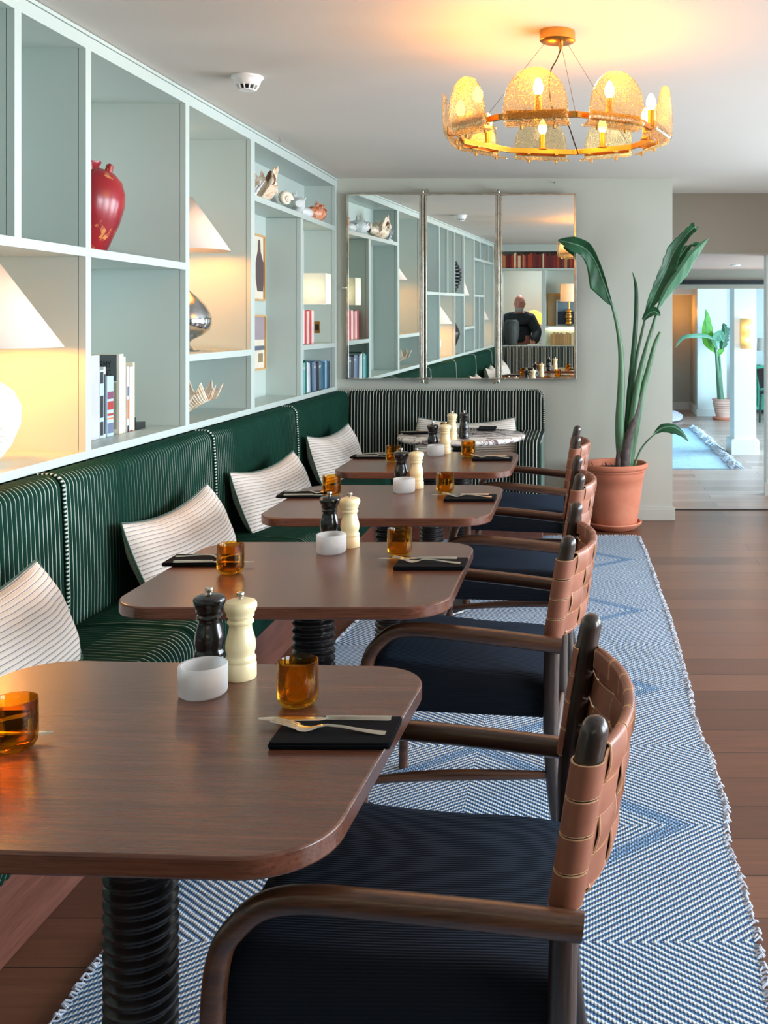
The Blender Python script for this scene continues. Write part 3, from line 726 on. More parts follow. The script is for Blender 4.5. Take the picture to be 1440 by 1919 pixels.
# ------------------------------------------------------------------ dining chairs
def make_chair(label):
    t = thing('armchair', label, 'chair')
    for s in (-1, 1):
        pts = smoothpath([(0.032, s * 0.267, 0.0), (0.010, s * 0.263, 0.15), (0.0, s * 0.26, 0.30), (0.0, s * 0.26, 0.45), (0.006, s * 0.26, 0.6), (0.031, s * 0.26, 0.76), (0.047, s * 0.26, 0.842)], 5)
        rad = lerpr([0.0145, 0.018, 0.0205, 0.0215, 0.0215, 0.0215, 0.0212], 5)
        p = pts[-1]; d = (pts[-1] - pts[-2]).normalized()
        for k in range(1, 6):
            a = R(90 * k / 5.0); pts.append(p + d * 0.024 * math.sin(a)); rad.append(max(0.0005, 0.0212 * math.cos(a)))
        MB().tube(pts, rad, 18).build('rear_leg', M['postwood'], t)
        ap = smoothpath([(0.030, s * 0.298, 0.578), (-0.10, s * 0.300, 0.595), (-0.26, s * 0.302, 0.612), (-0.36, s * 0.300, 0.619), (-0.425, s * 0.296, 0.608), (-0.468, s * 0.291, 0.572),
              (-0.492, s * 0.284, 0.53), (-0.503, s * 0.280, 0.45), (-0.508, s * 0.276, 0.3), (-0.512, s * 0.272, 0.12), (-0.515, s * 0.270, 0.0)], 6)
        rr = lerpr([0.0, 0.0, 0.2, 0.4, 0.7, 0.9, 1, 1, 1, 1, 1], 6)
        n_ = len(ap); rad = []
        for k, q in enumerate(rr):
            hi = 0.0205 * (1 - q) + 0.0175 * q; wi = 0.0165 * (1 - q) + 0.0175 * q
            if k > n_ - 14: hi *= 1 - 0.015 * (k - (n_ - 14)); wi = hi
            rad.append((hi, wi))
        # oriented frame: u stays in the bending plane
        m = MB(); vs = []; uvs = []; N = 16
        for k in range(n_):
            tt = (ap[min(k + 1, n_ - 1)] - ap[max(k - 1, 0)]).normalized(); wv = Vector((0, 1, 0)); wv = (wv - tt * wv.dot(tt)).normalized(); uv_ = tt.cross(wv)
            for i in range(N):
                an = 2 * math.pi * i / N; ca, sa = math.cos(an), math.sin(an)
                sq = 0.75
                ca = math.copysign(abs(ca) ** sq, ca); sa = math.copysign(abs(sa) ** sq, sa)
                vs.append(ap[k] + uv_ * rad[k][0] * ca + wv * rad[k][1] * sa); uvs.append((k / n_, i / N))
        fs = [(k * N + i, k * N + (i + 1) % N, (k + 1) * N + (i + 1) % N, (k + 1) * N + i) for k in range(n_ - 1) for i in range(N)] + [tuple(range(N)), tuple((n_ - 1) * N + i for i in range(N))]
        m.add(vs, fs, uvs); m.build('arm_and_front_leg', M['chairwood'], t)
        MB().tube(smoothpath([(-0.50, s * 0.274, 0.20), (-0.38, s * 0.272, 0.212), (-0.25, s * 0.27, 0.218), (-0.12, s * 0.268, 0.219), (0.0, s * 0.262, 0.218)], 3),
                  lerpr([0.010, 0.0135, 0.015, 0.0135, 0.010], 3), 12).build('stretcher', M['chairwood'], t)
    MB().tube([(-0.50, -0.26, 0.27), (-0.50, 0, 0.275), (-0.50, 0.26, 0.27)], [0.011, 0.015, 0.011], 12).build('stretcher', M['chairwood'], t)
    MB().tube([(0.0, -0.25, 0.25), (0.0, 0, 0.255), (0.0, 0.25, 0.25)], [0.011, 0.015, 0.011], 12).build('stretcher', M['chairwood'], t)
    # seat
    def seat(u, v):
        x = -0.505 + 0.50 * u; yy = (v * 2 - 1)
        e = max(0, 1 - u / 0.10) if u < 0.5 else 0.75 * max(0, 1 - (1 - u) / 0.3); g = max(0, 1 - (1 - abs(yy)) / 0.16)
        drop = 0.040 * (1 - math.sqrt(max(0, 1 - min(1, e * e + g * g))))
        hw = 0.262 - 0.006 * u
        z = 0.482 + 0.040 * (1 - u) + 0.012 * (1 - yy * yy) - 0.012 * math.sin(math.pi * u) - drop
        return (x, yy * hw, z)
    s_ = MB().grid(30, 30, seat); n0 = 31
    base = len(s_.v); ringi = [i for i in range(n0)] + [j * n0 + 30 for j in range(1, 31)] + [30 * n0 + i for i in reversed(range(30))] + [j * n0 for j in reversed(range(1, 30))]
    ring = [s_.v[i] for i in ringi]; k = len(ring)
    s_.v += [(x, y * 1.0, 0.385 + 0.02 * (0 - x) / 0.5) for x, y, z in ring]; s_.v += [(x * 0.96 - 0.01, y * 0.96, 0.366 + 0.02 * (0 - x) / 0.5) for x, y, z in ring]
    for a in range(k):
        b = (a + 1) % k
        s_.f.append((ringi[a], ringi[b], base + b, base + a)); s_.f.append((base + a, base + b, base + k + b, base + k + a)); s_.uv += [[(0, 0)] * 4] * 2; s_.mi += [0, 0]
    s_.f.append(tuple(base + k + a for a in range(k))); s_.uv.append([(0, 0)] * k); s_.mi.append(0)
    s_.build('seat', M['seat'], t, True)
    # woven leather back
    def xb(z): return 0.006 + (z - 0.6) * 0.16 if z > 0.6 else 0.006
    def curve(y): return 0.024 + 0.054 * max(0.0, 1 - (abs(y) / 0.235) ** 2.2)
    ZS = [0.617, 0.670, 0.723, 0.776]; hh = 0.0250
    VY = [-0.185, -0.111, -0.037, 0.037, 0.111, 0.185]; hw = 0.0345
    for k, z in enumerate(ZS):
        path = []
        cx0 = xb(z)
        for i in range(9):
            a = R(200 - 200 * i / 8.0) if False else R(-10 + 0)
        # around post at y=-0.26 : start inner-front, outside, back
        for i in range(11):
            a = R(40 + 230 * i / 10.0)        # angle measured: 0 = inner(+y side), 90 = front(-x)
            path.append((cx0 - 0.0245 * math.sin(a), -0.26 + 0.0245 * math.cos(a)))
        path = [p for p in path]
        yy = -0.225
        ys_ = [-0.225 + 0.45 * j / 48.0 for j in range(49)]
        for y in ys_:
            ph = 0
            wv = 0.0042 * math.cos(math.pi * (y + 0.185) / 0.074) * (1 if k % 2 == 0 else -1)
            path.append((cx0 + curve(y) + wv, y))
        for p in reversed(path[:11]): path.append((p[0], -p[1]))
        m = MB(); vs = []; uvs = []
        n_ = len(path); th = 0.0028
        for i, (x, y) in enumerate(path):
            a, b = path[max(i - 1, 0)], path[min(i + 1, n_ - 1)]
            tx, ty = b[0] - a[0], b[1] - a[1]; L = math.hypot(tx, ty) or 1; nx, ny = ty / L, -tx / L
            for (o, dz, v) in ((-th / 2, -hh, 0.0), (-th / 2, hh, 1.0), (th / 2, hh, 1.0), (th / 2, -hh, 0.0)):
                xx = x + nx * o + dz * 0.16
                vs.append((xx, y + ny * o, z + dz)); uvs.append((i / n_, v))
        fs = []
        for i in range(n_ - 1):
            for q in range(4): fs.append((i * 4 + q, i * 4 + (q + 1) % 4, (i + 1) * 4 + (q + 1) % 4, (i + 1) * 4 + q))
        fs += [(0, 1, 2, 3), tuple((n_ - 1) * 4 + q for q in range(4))]
        m.add(vs, fs, uvs); m.build('leather_strap', M['leather'], t)
    for j, y0 in enumerate(VY):
        path = []                                   # (x offset, z)
        zz = [0.590 + (0.802 - 0.590) * q / 24.0 for q in range(25)]
        for z in zz:
            wv = -0.0042 * math.cos(math.pi * (z - ZS[0]) / 0.053) * (1 if j % 2 == 0 else -1)
            path.append((xb(z) + wv + 0.0018, z))
        zt = path[-1][1]; xt = path[-1][0]
        for q in range(1, 7):
            a = R(180 * q / 6.0); path.append((xt - 0.0085 + 0.0085 * math.cos(a), zt + 0.007 * math.sin(a)))
        path += [(xt - 0.018, zt - 0.012), (xt - 0.019, zt - 0.03)]
        path = [(xb(0.606) - 0.012, 0.604), (xb(0.606) - 0.011, 0.588), (xb(0.606) - 0.002, 0.584)] + path
        m = MB(); vs = []; uvs = []; n_ = len(path); C = 6
        for i, (x, z) in enumerate(path):
            a, b = path[max(i - 1, 0)], path[min(i + 1, n_ - 1)]
            tx, tz = b[0] - a[0], b[1] - a[1]; L = math.hypot(tx, tz) or 1; nx, nz = tz / L, -tx / L
            for o in (-0.0014, 0.0014):
                for c in (range(C + 1) if o < 0 else reversed(range(C + 1))):
                    y = y0 - hw + 2 * hw * c / C
                    vs.append((x + nx * o + curve(y), y, z + nz * o)); uvs.append((i / n_, c / C))
        K = 2 * (C + 1); fs = []
        for i in range(n_ - 1):
            for q in range(K): fs.append((i * K + q, i * K + (q + 1) % K, (i + 1) * K + (q + 1) % K, (i + 1) * K + q))
        fs += [tuple(range(K)), tuple((n_ - 1) * K + q for q in range(K))]
        m.add(vs, fs, uvs); m.build('leather_strap', M['leather'], t)
    return t
CL = ['armchair nearest the camera with woven tan leather back and navy seat', 'woven leather armchair at the second table from the camera',
      'woven leather armchair at the third table from the camera', 'farthest woven leather armchair, beside the terracotta pot']
c0 = make_chair(CL[0])
for i, (x, y, a) in enumerate([(-0.028, 1.742, 0), (-0.073, 3.0, -2), (-0.058, 4.135, 1), (-0.07, 5.41, 0)]):
    c = c0 if i == 0 else dup(c0, label=CL[i])
    c.location = (x, y, 0.011 if y < 6.8 else 0); c.rotation_euler = (0, 0, R(a)); c['group'] = 'woven leather armchairs'
# ------------------------------------------------------------------ table settings
def tumbler(label):
    t = thing('tumbler', label, 'glass', group='amber glass tumblers')
    r = 0.0372; h = 0.083
    outer = [(0.012, 0.0), (0.024, 0.0012), (0.031, 0.005), (0.0355, 0.012), (r, 0.022), (r, 0.05), (0.0368, h - 0.001)]
    inner = [(0.0352, h), (0.0345, h - 0.001), (0.0347, 0.05), (0.0345, 0.024), (0.032, 0.015), (0.026, 0.009), (0.0, 0.007)]
    MB().lathe([(0.0, 0.002)] + outer + inner, 40).build('glass', M['amber'], t)
    return t
MILL = [(0.0, 0.0), (0.0295, 0.0), (0.0305, 0.002), (0.0305, 0.028), (0.029, 0.031), (0.0285, 0.033), (0.0298, 0.036), (0.0298, 0.040), (0.027, 0.044), (0.0262, 0.048), (0.0285, 0.056), (0.0292, 0.064), (0.0282, 0.074),
        (0.025, 0.086), (0.0222, 0.097), (0.0215, 0.103), (0.0225, 0.107), (0.0255, 0.109), (0.0258, 0.112), (0.0245, 0.114), (0.0228, 0.116), (0.0232, 0.119), (0.0262, 0.122), (0.0262, 0.125),
        (0.0268, 0.129), (0.0298, 0.134), (0.0315, 0.140), (0.0312, 0.146), (0.028, 0.151), (0.018, 0.1545), (0.008, 0.1555), (0.0, 0.1558)]
def mill(label, mat, cat='pepper mill'):
    t = thing('pepper_mill', label, cat, group=None)
    MB().lathe(MILL, 36).build('mill_body', M[mat], t)
    MB().lathe([(0.0, 0.155), (0.0042, 0.155), (0.0042, 0.159), (0.0075, 0.1605), (0.0082, 0.164), (0.0072, 0.168), (0.0, 0.169)], 20).build('knob', M['chrome'], t)
    return t
def candle(label):
    t = thing('tealight_holder', label, 'candle holder', group='frosted tealight holders')
    MB().lathe([(0.0, 0.0), (0.038, 0.0), (0.0435, 0.004), (0.0448, 0.01), (0.0448, 0.054), (0.0436, 0.057), (0.040, 0.0565), (0.0385, 0.053), (0.037, 0.03), (0.030, 0.018), (0.0, 0.014)], 40).build('frosted_cup', M['frost'], t)
    k = MB().lathe([(0.0, 0.016), (0.019, 0.016), (0.0195, 0.03), (0.018, 0.031), (0.0, 0.030)], 24).build('tealight', M['wax'], t)
    MB().tube([(0, 0, 0.03), (0.0008, 0, 0.038)], 0.0009, 6).build('wick', M['wax'], k)
    return t
def napkin(label):
    t = thing('napkin', label, 'napkin', group='folded black napkins')
    m = MB()
    for k in range(3):
        z0 = 0.0008 + k * 0.0036; o = [0.0, 0.0015, -0.001][k]
        m.prism(rrect(0.1 + o * 0.5, 0.0575 + o, 0.004, 3), z0, z0 + 0.0032)
    m.build('folded_cloth', M['napkin'], t, True, 0.001)
    return t
def strip(secs, y0=0.0, th=0.0018):
    """secs: (x, halfwidth, z)"""
    m = MB(); vs = []; n = len(secs)
    for i, (x, w_, z) in enumerate(secs):
        vs += [(x, y0 - w_, z), (x, y0 - w_ * 0.55, z + th), (x, y0 + w_ * 0.55, z + th), (x, y0 + w_, z), (x, y0, z - th * 0.3)]
    fs = [(i * 5 + q, i * 5 + (q + 1) % 5, (i + 1) * 5 + (q + 1) % 5, (i + 1) * 5 + q) for i in range(n - 1) for q in range(5)] + [(0, 1, 2, 3, 4), tuple((n - 1) * 5 + q for q in range(5))]
    return m.add(vs, fs)
def fork(label):
    t = thing('fork', label, 'fork', group='steel forks')
    m = strip([(-0.048, 0.0108, 0.0045), (-0.038, 0.0125, 0.0022), (-0.028, 0.0122, 0.0022), (-0.018, 0.0088, 0.004), (-0.008, 0.0042, 0.0075), (0.005, 0.0028, 0.0095), (0.03, 0.003, 0.0085), (0.06, 0.0042, 0.005), (0.085, 0.0058, 0.0025), (0.102, 0.0075, 0.002), (0.108, 0.0055, 0.002)], 0, 0.0024)
    for k in range(4):
        y = -0.0093 + k * 0.0062
        m2 = strip([(-0.046, 0.0017, 0.0045), (-0.06, 0.0016, 0.0085), (-0.078, 0.0014, 0.0125), (-0.092, 0.0009, 0.0145)], y, 0.0018); m.add(m2.v, m2.f)
    m.build('fork_body', M['steel'], t, True)
    return t
def knife(label):
    t = thing('knife', label, 'knife', group='steel knives')
    strip([(0.0, 0.0035, 0.003), (0.01, 0.0052, 0.003), (0.04, 0.0055, 0.003), (0.08, 0.0068, 0.0025), (0.108, 0.0085, 0.002), (0.114, 0.007, 0.002)], 0, 0.0048).build('handle', M['steel'], t, True)
    strip([(-0.118, 0.0015, 0.003), (-0.112, 0.0055, 0.003), (-0.095, 0.0092, 0.003), (-0.06, 0.0098, 0.003), (-0.01, 0.0088, 0.003), (0.0, 0.0045, 0.003)], 0, 0.0012).build('blade', M['steel'], t, True)
    return t
ZT_ = 0.7503
WH = ['on the table nearest the camera', 'on the second table', 'on the third table', 'on the fourth walnut table']
tb0 = tumbler('x'); bm0 = mill('x', 'blackmill'); cm0 = mill('x', 'creammill', 'salt mill'); ch0 = candle('x'); nk0 = napkin('x'); fk0 = fork('x'); kn0 = knife('x')
first = {}
def place(src, x, y, z, rz, label, group=None):
    if src.name not in first: first[src.name] = 1; o = src
    else: o = dup(src)
    o.location = (x, y, z); o.rotation_euler = (0, 0, rz); o['label'] = label
    if group: o['group'] = group
    return o
SET = [dict(R=(-.519, 1.855), L=(-.932, 1.6625), C=(-.714, 1.912), W=(-.6726, 2.0), K=(-.747, 2.035), NR=(-.414, 1.718), NL=(-1.065, 1.745)),
       dict(R=(-.546, 3.045), L=(-.98, 2.83), C=(-.763, 3.09), W=(-.724, 3.17), K=(-.793, 3.19), NR=(-.432, 2.92), NL=(-1.105, 2.965)),
       dict(R=(-.56, 4.17), L=(-1.01, 4.10), C=(-.733, 4.19), W=(-.698, 4.29), K=(-.765, 4.30), NR=(-.44, 4.02), NL=(-1.12, 4.10)),
       dict(R=(-.59, 5.29), L=(-.947, 5.10), C=(-.767, 5.34), W=(-.73, 5.435), K=(-.797, 5.44), NR=(-.455, 5.19), NL=(-1.09, 5.27))]
for i, d in enumerate(SET):
    w_ = WH[i]
    place(tb0, *d['R'], ZT_, 0, 'amber glass tumbler by the right place setting ' + w_)
    place(tb0, *d['L'], ZT_, 0.7, 'amber glass tumbler by the banquette side setting ' + w_)
    place(ch0, *d['C'], ZT_, 0.3, 'frosted glass tealight holder ' + w_)
    place(cm0, *d['W'], ZT_, 0, 'cream wooden salt mill ' + w_, 'cream mills')
    place(bm0, *d['K'], ZT_, 0, 'black wooden pepper mill ' + w_, 'black mills')
    for s, key, nm in ((1, 'NR', 'right, chair side'), (-1, 'NL', 'left, banquette side')):
        nx, ny = d[key]; rz = 0 if s > 0 else math.pi
        rj = random.uniform(-0.03, 0.03) + (-0.03 if i == 0 and s > 0 else 0)
        place(nk0, nx, ny, ZT_, rz + rj, 'folded black napkin at the %s %s' % (nm, w_))
        place(kn0, nx - 0.045 * s + (0.0 if i else 0.015), ny + 0.045 * s, ZT_ + 0.0085, rz + rj + 0.0, 'steel knife at the %s %s' % (nm, w_))
        place(fk0, nx - 0.020 * s, ny - 0.006 * s, ZT_ + 0.0105, rz + rj - 0.13 * 1, 'steel fork at the %s %s' % (nm, w_))
wm = dup(cm0, (-0.777, 6.10, ZT_), 0, 'ivory salt mill on the round marble table'); wm['group'] = 'cream mills'
dup(bm0, (-0.71, 6.14, ZT_), 0, 'black pepper mill on the round marble table')
dup(tb0, (-0.835, 6.27, ZT_), 0, 'amber glass tumbler on the round marble table')
dup(nk0, (-1.03, 6.42, ZT_), 0.2, 'folded black napkin on the left of the round marble table'); dup(kn0, (-1.03, 6.42, ZT_ + .0105), 0.15, 'steel knife on the round marble table')
dup(nk0, (-0.62, 6.66, ZT_), 1.4 + 0.2, 'folded black napkin at the back of the round marble table')

# ------------------------------------------------------------------ cushions
def make_cushion(label, hx=0.36, hy=0.16, T=0.085):
    t = thing('cushion', label, 'cushion', group='striped lumbar cushions')
    N1, N2 = 44, 24
    def out(u, v):
        x = u * hx * (0.955 + 0.045 * (1 - v * v)); y = v * hy * (1 - 0.10 * (1 - u * u)); return x, y
    def th(u, v): return T * (max(0, 1 - abs(u) ** 2.6) ** 0.55) * (max(0, 1 - abs(v) ** 2.4) ** 0.55)
    def sag(x): return -0.030 * (1 - (x / hx) ** 2)
    def wr(x, y): return 0.004 * math.sin(x * 38 + y * 12) * math.sin(y * 25 + 1)
    for sgn, nm, mt_ in ((1, 'front_cover', M['cushion']), (-1, 'back_cover', M['linen'])):
        def fn(a, b, sgn=sgn):
            u, v = a * 2 - 1, b * 2 - 1; x, y = out(u, v); h = th(u, v)
            return (x, y + sag(x), sgn * (h + (wr(x, y) if h > 0.02 else 0)) + 0.012 * (x / hx) ** 2)
        MB().grid(N1, N2, fn, lambda a, b: (a * 2 * hx, b * 2 * hy)).build(nm, mt_, t)
    rim = []
    for k in range(41): rim.append((-1 + 2 * k / 40, -1))
    for k in range(1, 25): rim.append((1, -1 + 2 * k / 24))
    for k in range(1, 41): rim.append((1 - 2 * k / 40, 1))
    for k in range(1, 25): rim.append((-1, 1 - 2 * k / 24))
    pts = []
    for u, v in rim:
        x, y = out(u, v); pts.append((x, y + sag(x), 0.012 * (x / hx) ** 2))
    MB().tube(pts, 0.0042, 8, caps=False).build('piping', M['green'], t)
    return t
def orient(o, xa, up, loc):
    x = Vector(xa).normalized(); y = Vector(up); y = (y - x * x.dot(y)).normalized(); z = x.cross(y)
    m = Matrix((x, y, z)).transposed(); o.rotation_mode = 'QUATERNION'; o.rotation_quaternion = m.to_quaternion(); o.location = loc
k0 = make_cushion('striped lumbar cushion nearest the camera on the green banquette')
# cushion x axis runs along the seat, y up the backrest, z faces the room
orient(k0, (0.05, 1, 0.03), (-0.46, 0, 1), (-1.56, 2.63, 0.598))
k = dup(k0, label='striped lumbar cushion leaning between the first and second tables'); orient(k, (0.08, 1, 0.05), (-0.42, 0, 1), (-1.56, 3.95, 0.605))
k = dup(k0, label='striped lumbar cushion on the banquette by the third table'); orient(k, (0.16, 1, 0.02), (-0.40, 0, 1), (-1.555, 5.10, 0.605))
k = dup(k0, label='striped lumbar cushion in the banquette corner'); orient(k, (0.14, 1, 0.01), (-0.34, 0, 1), (-1.565, 6.42, 0.622))
k = dup(k0, label='striped lumbar cushion on the dark banquette behind the marble table'); orient(k, (1, 0.0, 0.0), (0, 0.36, 1), (-0.82, 7.20, 0.625))
k = dup(k0, label='striped lumbar cushion seen only in the mirror, nearest the corner'); orient(k, (0.05, 1, 0), (-0.34, 0, 1), (-1.57, 1.45, 0.622))
k = dup(k0, label='striped lumbar cushion seen only in the mirror, at the near end'); orient(k, (0.05, 1, 0), (-0.34, 0, 1), (-1.57, 0.35, 0.622))

# ------------------------------------------------------------------ lamps
def warm(t, loc, e, r=0.04, c=(1.0, 0.36, 0.045)):
    l = point('lamp_light', loc, e, c, r); l.parent = t; return l
def cone_lamp(loc, label, base, R0, R1, z0, z1, energy, name='table_lamp'):
    t = thing(name, label, 'lamp', loc)
    s_ = MB().lathe([(R0, z0), (R1, z1)], 48); s_.f = [f for f in s_.f if len(f) == 4]; s_.uv = s_.uv[:len(s_.f)]; s_.mi = s_.mi[:len(s_.f)]
    sh = s_.build('lamp_shade', M['shade'], t, solid=0.002)
    if base == 'speck':
        MB().lathe([(0, 0), (0.055, 0), (0.058, 0.01), (0.095, 0.06), (0.122, 0.13), (0.123, 0.19), (0.10, 0.24), (0.055, 0.275), (0.03, 0.29), (0.026, 0.31), (0.0, 0.312)], 40).build('base', M['speck'], t)
        MB().tube([(0, 0, 0.31), (0, 0, z1 - 0.02)], 0.006, 10).build('stem', M['brass'], t)
    else:
        MB().lathe([(0, 0), (0.062, 0), (0.064, 0.006), (0.05, 0.012), (0.018, 0.03), (0.016, 0.045), (0.03, 0.06), (0.085, 0.085), (0.112, 0.11), (0.122, 0.14), (0.122, 0.17), (0.112, 0.205), (0.092, 0.24), (0.065, 0.27), (0.034, 0.295), (0.014, 0.312), (0.012, 0.40), (0, 0.401)], 44).build('base', M['silver'], t)
        MB().tube([(0, 0, 0.38), (0, 0, z1 - 0.02)], 0.006, 10).build('stem', M['brass'], t)
    zb = z0 + (z1 - z0) * 0.38
    MB().lathe([(0, -0.03), (0.014, -0.03), (0.024, 0.0), (0.028, 0.02), (0.02, 0.042), (0, 0.05)], 20, (0, 0, zb)).build('bulb', M['bulb_soft'], t)
    MB().tube([(R1, 0, z1 - 0.004), (-R1, 0, z1 - 0.004)], 0.0025, 6).build('shade_spider', M['brass'], t)
    warm(t, (0.0, 0.0, zb - 0.06), energy, 0.05)
    return t
cone_lamp((-1.98, 3.33, 0.985), 'lit table lamp with white cone shade and speckled white base, nearest on the left bookcase', 'speck', 0.25, 0.04, 0.384, 0.69, 11.0)
cone_lamp((-2.018, 5.18, 1.305), 'lit lamp with white cone shade on a mirrored silver base', 'silver', 0.215, 0.03, 0.515, 0.785, 6.5)
cone_lamp((-2.0, 1.78, 1.305), 'lit cone-shade lamp seen in the mirror, on the low shelf', 'silver', 0.20, 0.03, 0.40, 0.86, 2.0)
cone_lamp((-2.0, 0.14, 0.985), 'lit cone-shade lamp seen in the mirror, at the far end of the bookcase', 'speck', 0.20, 0.035, 0.384, 0.70, 3.0)
t = thing('table_lamp', 'lamp with square cream box shade behind the red-spined books', 'lamp', (-1.85, 7.01, 1.305))
bx = MB(); 
for (x0, x1, y0, y1) in ((-0.1, 0.10, -0.082, -0.080), (-0.1, 0.10, 0.078, 0.08), (-0.1, -0.098, -0.08, 0.08), (0.098, 0.10, -0.08, 0.08)): bx.box(x0, x1, y0, y1, 0.275, 0.485)
bx.build('lamp_shade', M['shade_cream'], t, False)
MB().tube([(-0.13, 0.13, 0.0), (-0.13, 0.13, 0.36), (-0.12, 0.12, 0.375), (-0.02, 0, 0.375)], 0.005, 10).build('stem', M['brassdark'], t)
MB().lathe([(0, 0), (0.034, 0), (0.034, 0.01), (0.0, 0.014)], 24, (-0.13, 0.13, 0)).build('base', M['brassdark'], t)
MB().lathe([(0, -0.03), (0.02, 0.0), (0.02, 0.02), (0, 0.04)], 16, (-0.02, 0, 0.38)).build('bulb', M['bulb_soft'], t)
warm(t, (0.02, 0, 0.36), 0.7, 0.03, (1, 0.8, 0.55))
B(-1.945, -1.905, 7.381, 7.385, 1.375, 1.46).build('socket_plate', M['brass'], bc, False, 0.001)
B(-1.938, -1.912, 7.379, 7.381, 1.395, 1.44).build('socket_insert', M['black'], bc, False)

# ------------------------------------------------------------------ vases, shells and art on the shelves
rv = MB().lathe([(0, 0), (0.055, 0), (0.06, 0.01), (0.082, 0.06), (0.112, 0.13), (0.131, 0.20), (0.134, 0.25), (0.122, 0.30), (0.095, 0.335), (0.06, 0.352), (0.04, 0.356), (0.036, 0.365), (0.044, 0.378), (0.044, 0.384), (0.03, 0.382), (0.028, 0.36), (0, 0.34)], 48)
t = thing('vase', 'red distressed ceramic jar with small lugs in an upper pigeonhole', 'vase', (-2.0, 4.12, 1.7225))
rv.build('body', M['redvase'], t)
for a in range(4):
    an = R(a * 90 + 25); MB().tube([(0.068 * math.cos(an), 0.068 * math.sin(an), 0.335), (0.076 * math.cos(an), 0.076 * math.sin(an), 0.372), (0.078 * math.cos(an), 0.078 * math.sin(an), 0.378)], [0.016, 0.014, 0.006], 10).build('lug', M['redvase'], t)
prof = [(0, 0), (0.05, 0)]
for k in range(9):
    z = 0.02 + k * 0.042; r = 0.07 + 0.075 * math.sin(math.pi * (k + 0.5) / 9.5); prof += [(r * 0.86, z), (r, z + 0.012), (r, z + 0.026), (r * 0.86, z + 0.040)]
prof += [(0.04, 0.40), (0.05, 0.42), (0, 0.42)]
o = MB().lathe(prof, 32).build('vase', M['black']); o.location = (-1.935, 2.38, 1.7225); tag(o, 'black ridged vase on the upper shelf, seen in the mirror', 'vase')
o = MB().lathe([(0, 0), (0.04, 0), (0.05, 0.02), (0.10, 0.14), (0.135, 0.24), (0.13, 0.27), (0.08, 0.38), (0.03, 0.47), (0.03, 0.50), (0, 0.50)], 32).build('vase', M['black']); o.location = (-1.935, 2.45, 0.986); tag(o, 'dark diamond-shaped vase on the bottom shelf, seen in the mirror', 'vase')
def frame(label, x, y0, y1, z0, z1, art):
    t = thing('framed_picture', label, 'picture', (x, (y0 + y1) / 2, z0))
    w2 = (y1 - y0) / 2; h = z1 - z0; f = MB(); b = 0.012
    for (a, c, d, e) in ((-w2, w2, 0, b), (-w2, w2, h - b, h), (-w2, -w2 + b, b, h - b), (w2 - b, w2, b, h - b)): f.box(0.0, 0.02, a, c, d, e)
    f.build('frame', matc('pale_oak', rgb(206, 164, 110), 0.5), t, False)
    B(0.001, 0.008, -w2 + b, w2 - b, b, h - b).build('paper', matc('cream_paper', rgb(222, 212, 194), 0.8), t, False)
    if art == 'bottle':
        pr = [(-.02, 0.06), (.09, 0.06), (.10, 0.14), (.10, 0.24), (.045, 0.31), (.035, 0.38), (-.0, 0.38), (-.012, 0.31), (-.05, 0.24), (-.05, 0.14)]
        m = MB(); m.prism(pr, 0.0082, 0.0092); m.v = [(z, x_ + 0.06, y_) for (x_, y_, z) in m.v]; m.build('printed_bottle', matc('umber_ink', rgb(92, 76, 76), 0.8), t, False)
    else:
        m = B(0.0082, 0.009, -w2 + b, w2 - b, h * 0.55, h - b); m.build('printed_sky', matc('mauve_ink', rgb(158, 144, 150), 0.8), t, False)
        B(0.0082, 0.009, -w2 + 0.05, w2 - b, h * 0.36, h * 0.44).build('printed_boat', matc('slate_ink', rgb(96, 104, 116), 0.8), t, False)
        B(0.0082, 0.009, w2 - 0.13, w2 - 0.04, h * 0.14, h * 0.3).build('printed_shape', matc('olive_ink', rgb(140, 126, 96), 0.8), t, False)
    return t
frame('narrow framed print of a dark bottle on the bookcase back', XB2, 6.08, 6.42, 1.587, 2.00, 'bottle')
frame('framed print of pale shapes below the bottle print', XB2, 6.10, 6.44, 1.155, 1.50, 'boat')
# seashells on the top shelf
def spiky(n, r, l, seed, mat, name, label, loc, rot=(0, 0, 0)):
    random.seed(seed); m = MB()
    sp = []
    for k in range(14):
        q = k / 13.0; sp.append((r * (0.15 + 0.95 * math.sin(math.pi * min(1, q * 0.75 + 0.12)) ** 1.3) if k < 13 else 0.001, -l / 2 + l * q))
    m.lathe(sp, 24, (0, 0, r), 0.85, 0, 'y')
    for k in range(n):
        a = random.uniform(0.1, math.pi - 0.1); y = random.uniform(-l * 0.25, l * 0.3); rr = r * 0.75; h = random.uniform(0.4, 0.9) * r
        m.tube([(rr * math.cos(a), y, r + rr * math.sin(a) * .8), (rr * math.cos(a) * 1.25, y + random.uniform(-.01, .02), r + (rr + h * .6) * math.sin(a)), ((rr + h * .6) * math.cos(a), y + random.uniform(-.02, .03), r + (rr + h) * math.sin(a))], [r * 0.30, r * 0.16, 0.001], 7)
    o = m.build(name, M[mat]); o.location = loc; o.rotation_euler = rot; tag(o, label, 'seashell', 'seashells on the top shelf'); return o
ZS2 = 2.1535
random.seed(5)
co = MB()
for k in range(15):
    x = random.uniform(-0.05, 0.05); y = random.uniform(-0.07, 0.07); h = random.uniform(0.07, 0.17)
    co.tube([(x * .5, y * .6, 0), (x, y, h * 0.5), (x * 1.4 + random.uniform(-.015, .015), y * 1.2 + random.uniform(-.015, .015), h)], [0.011, 0.008, 0.003], 7)
    co.tube([(x, y, h * .5), (x + .02, y + random.uniform(-.03, .03), h * .8)], [0.006, 0.002], 6)
co.lathe([(0, 0), (0.06, 0), (0.05, 0.02), (0, 0.03)], 14)
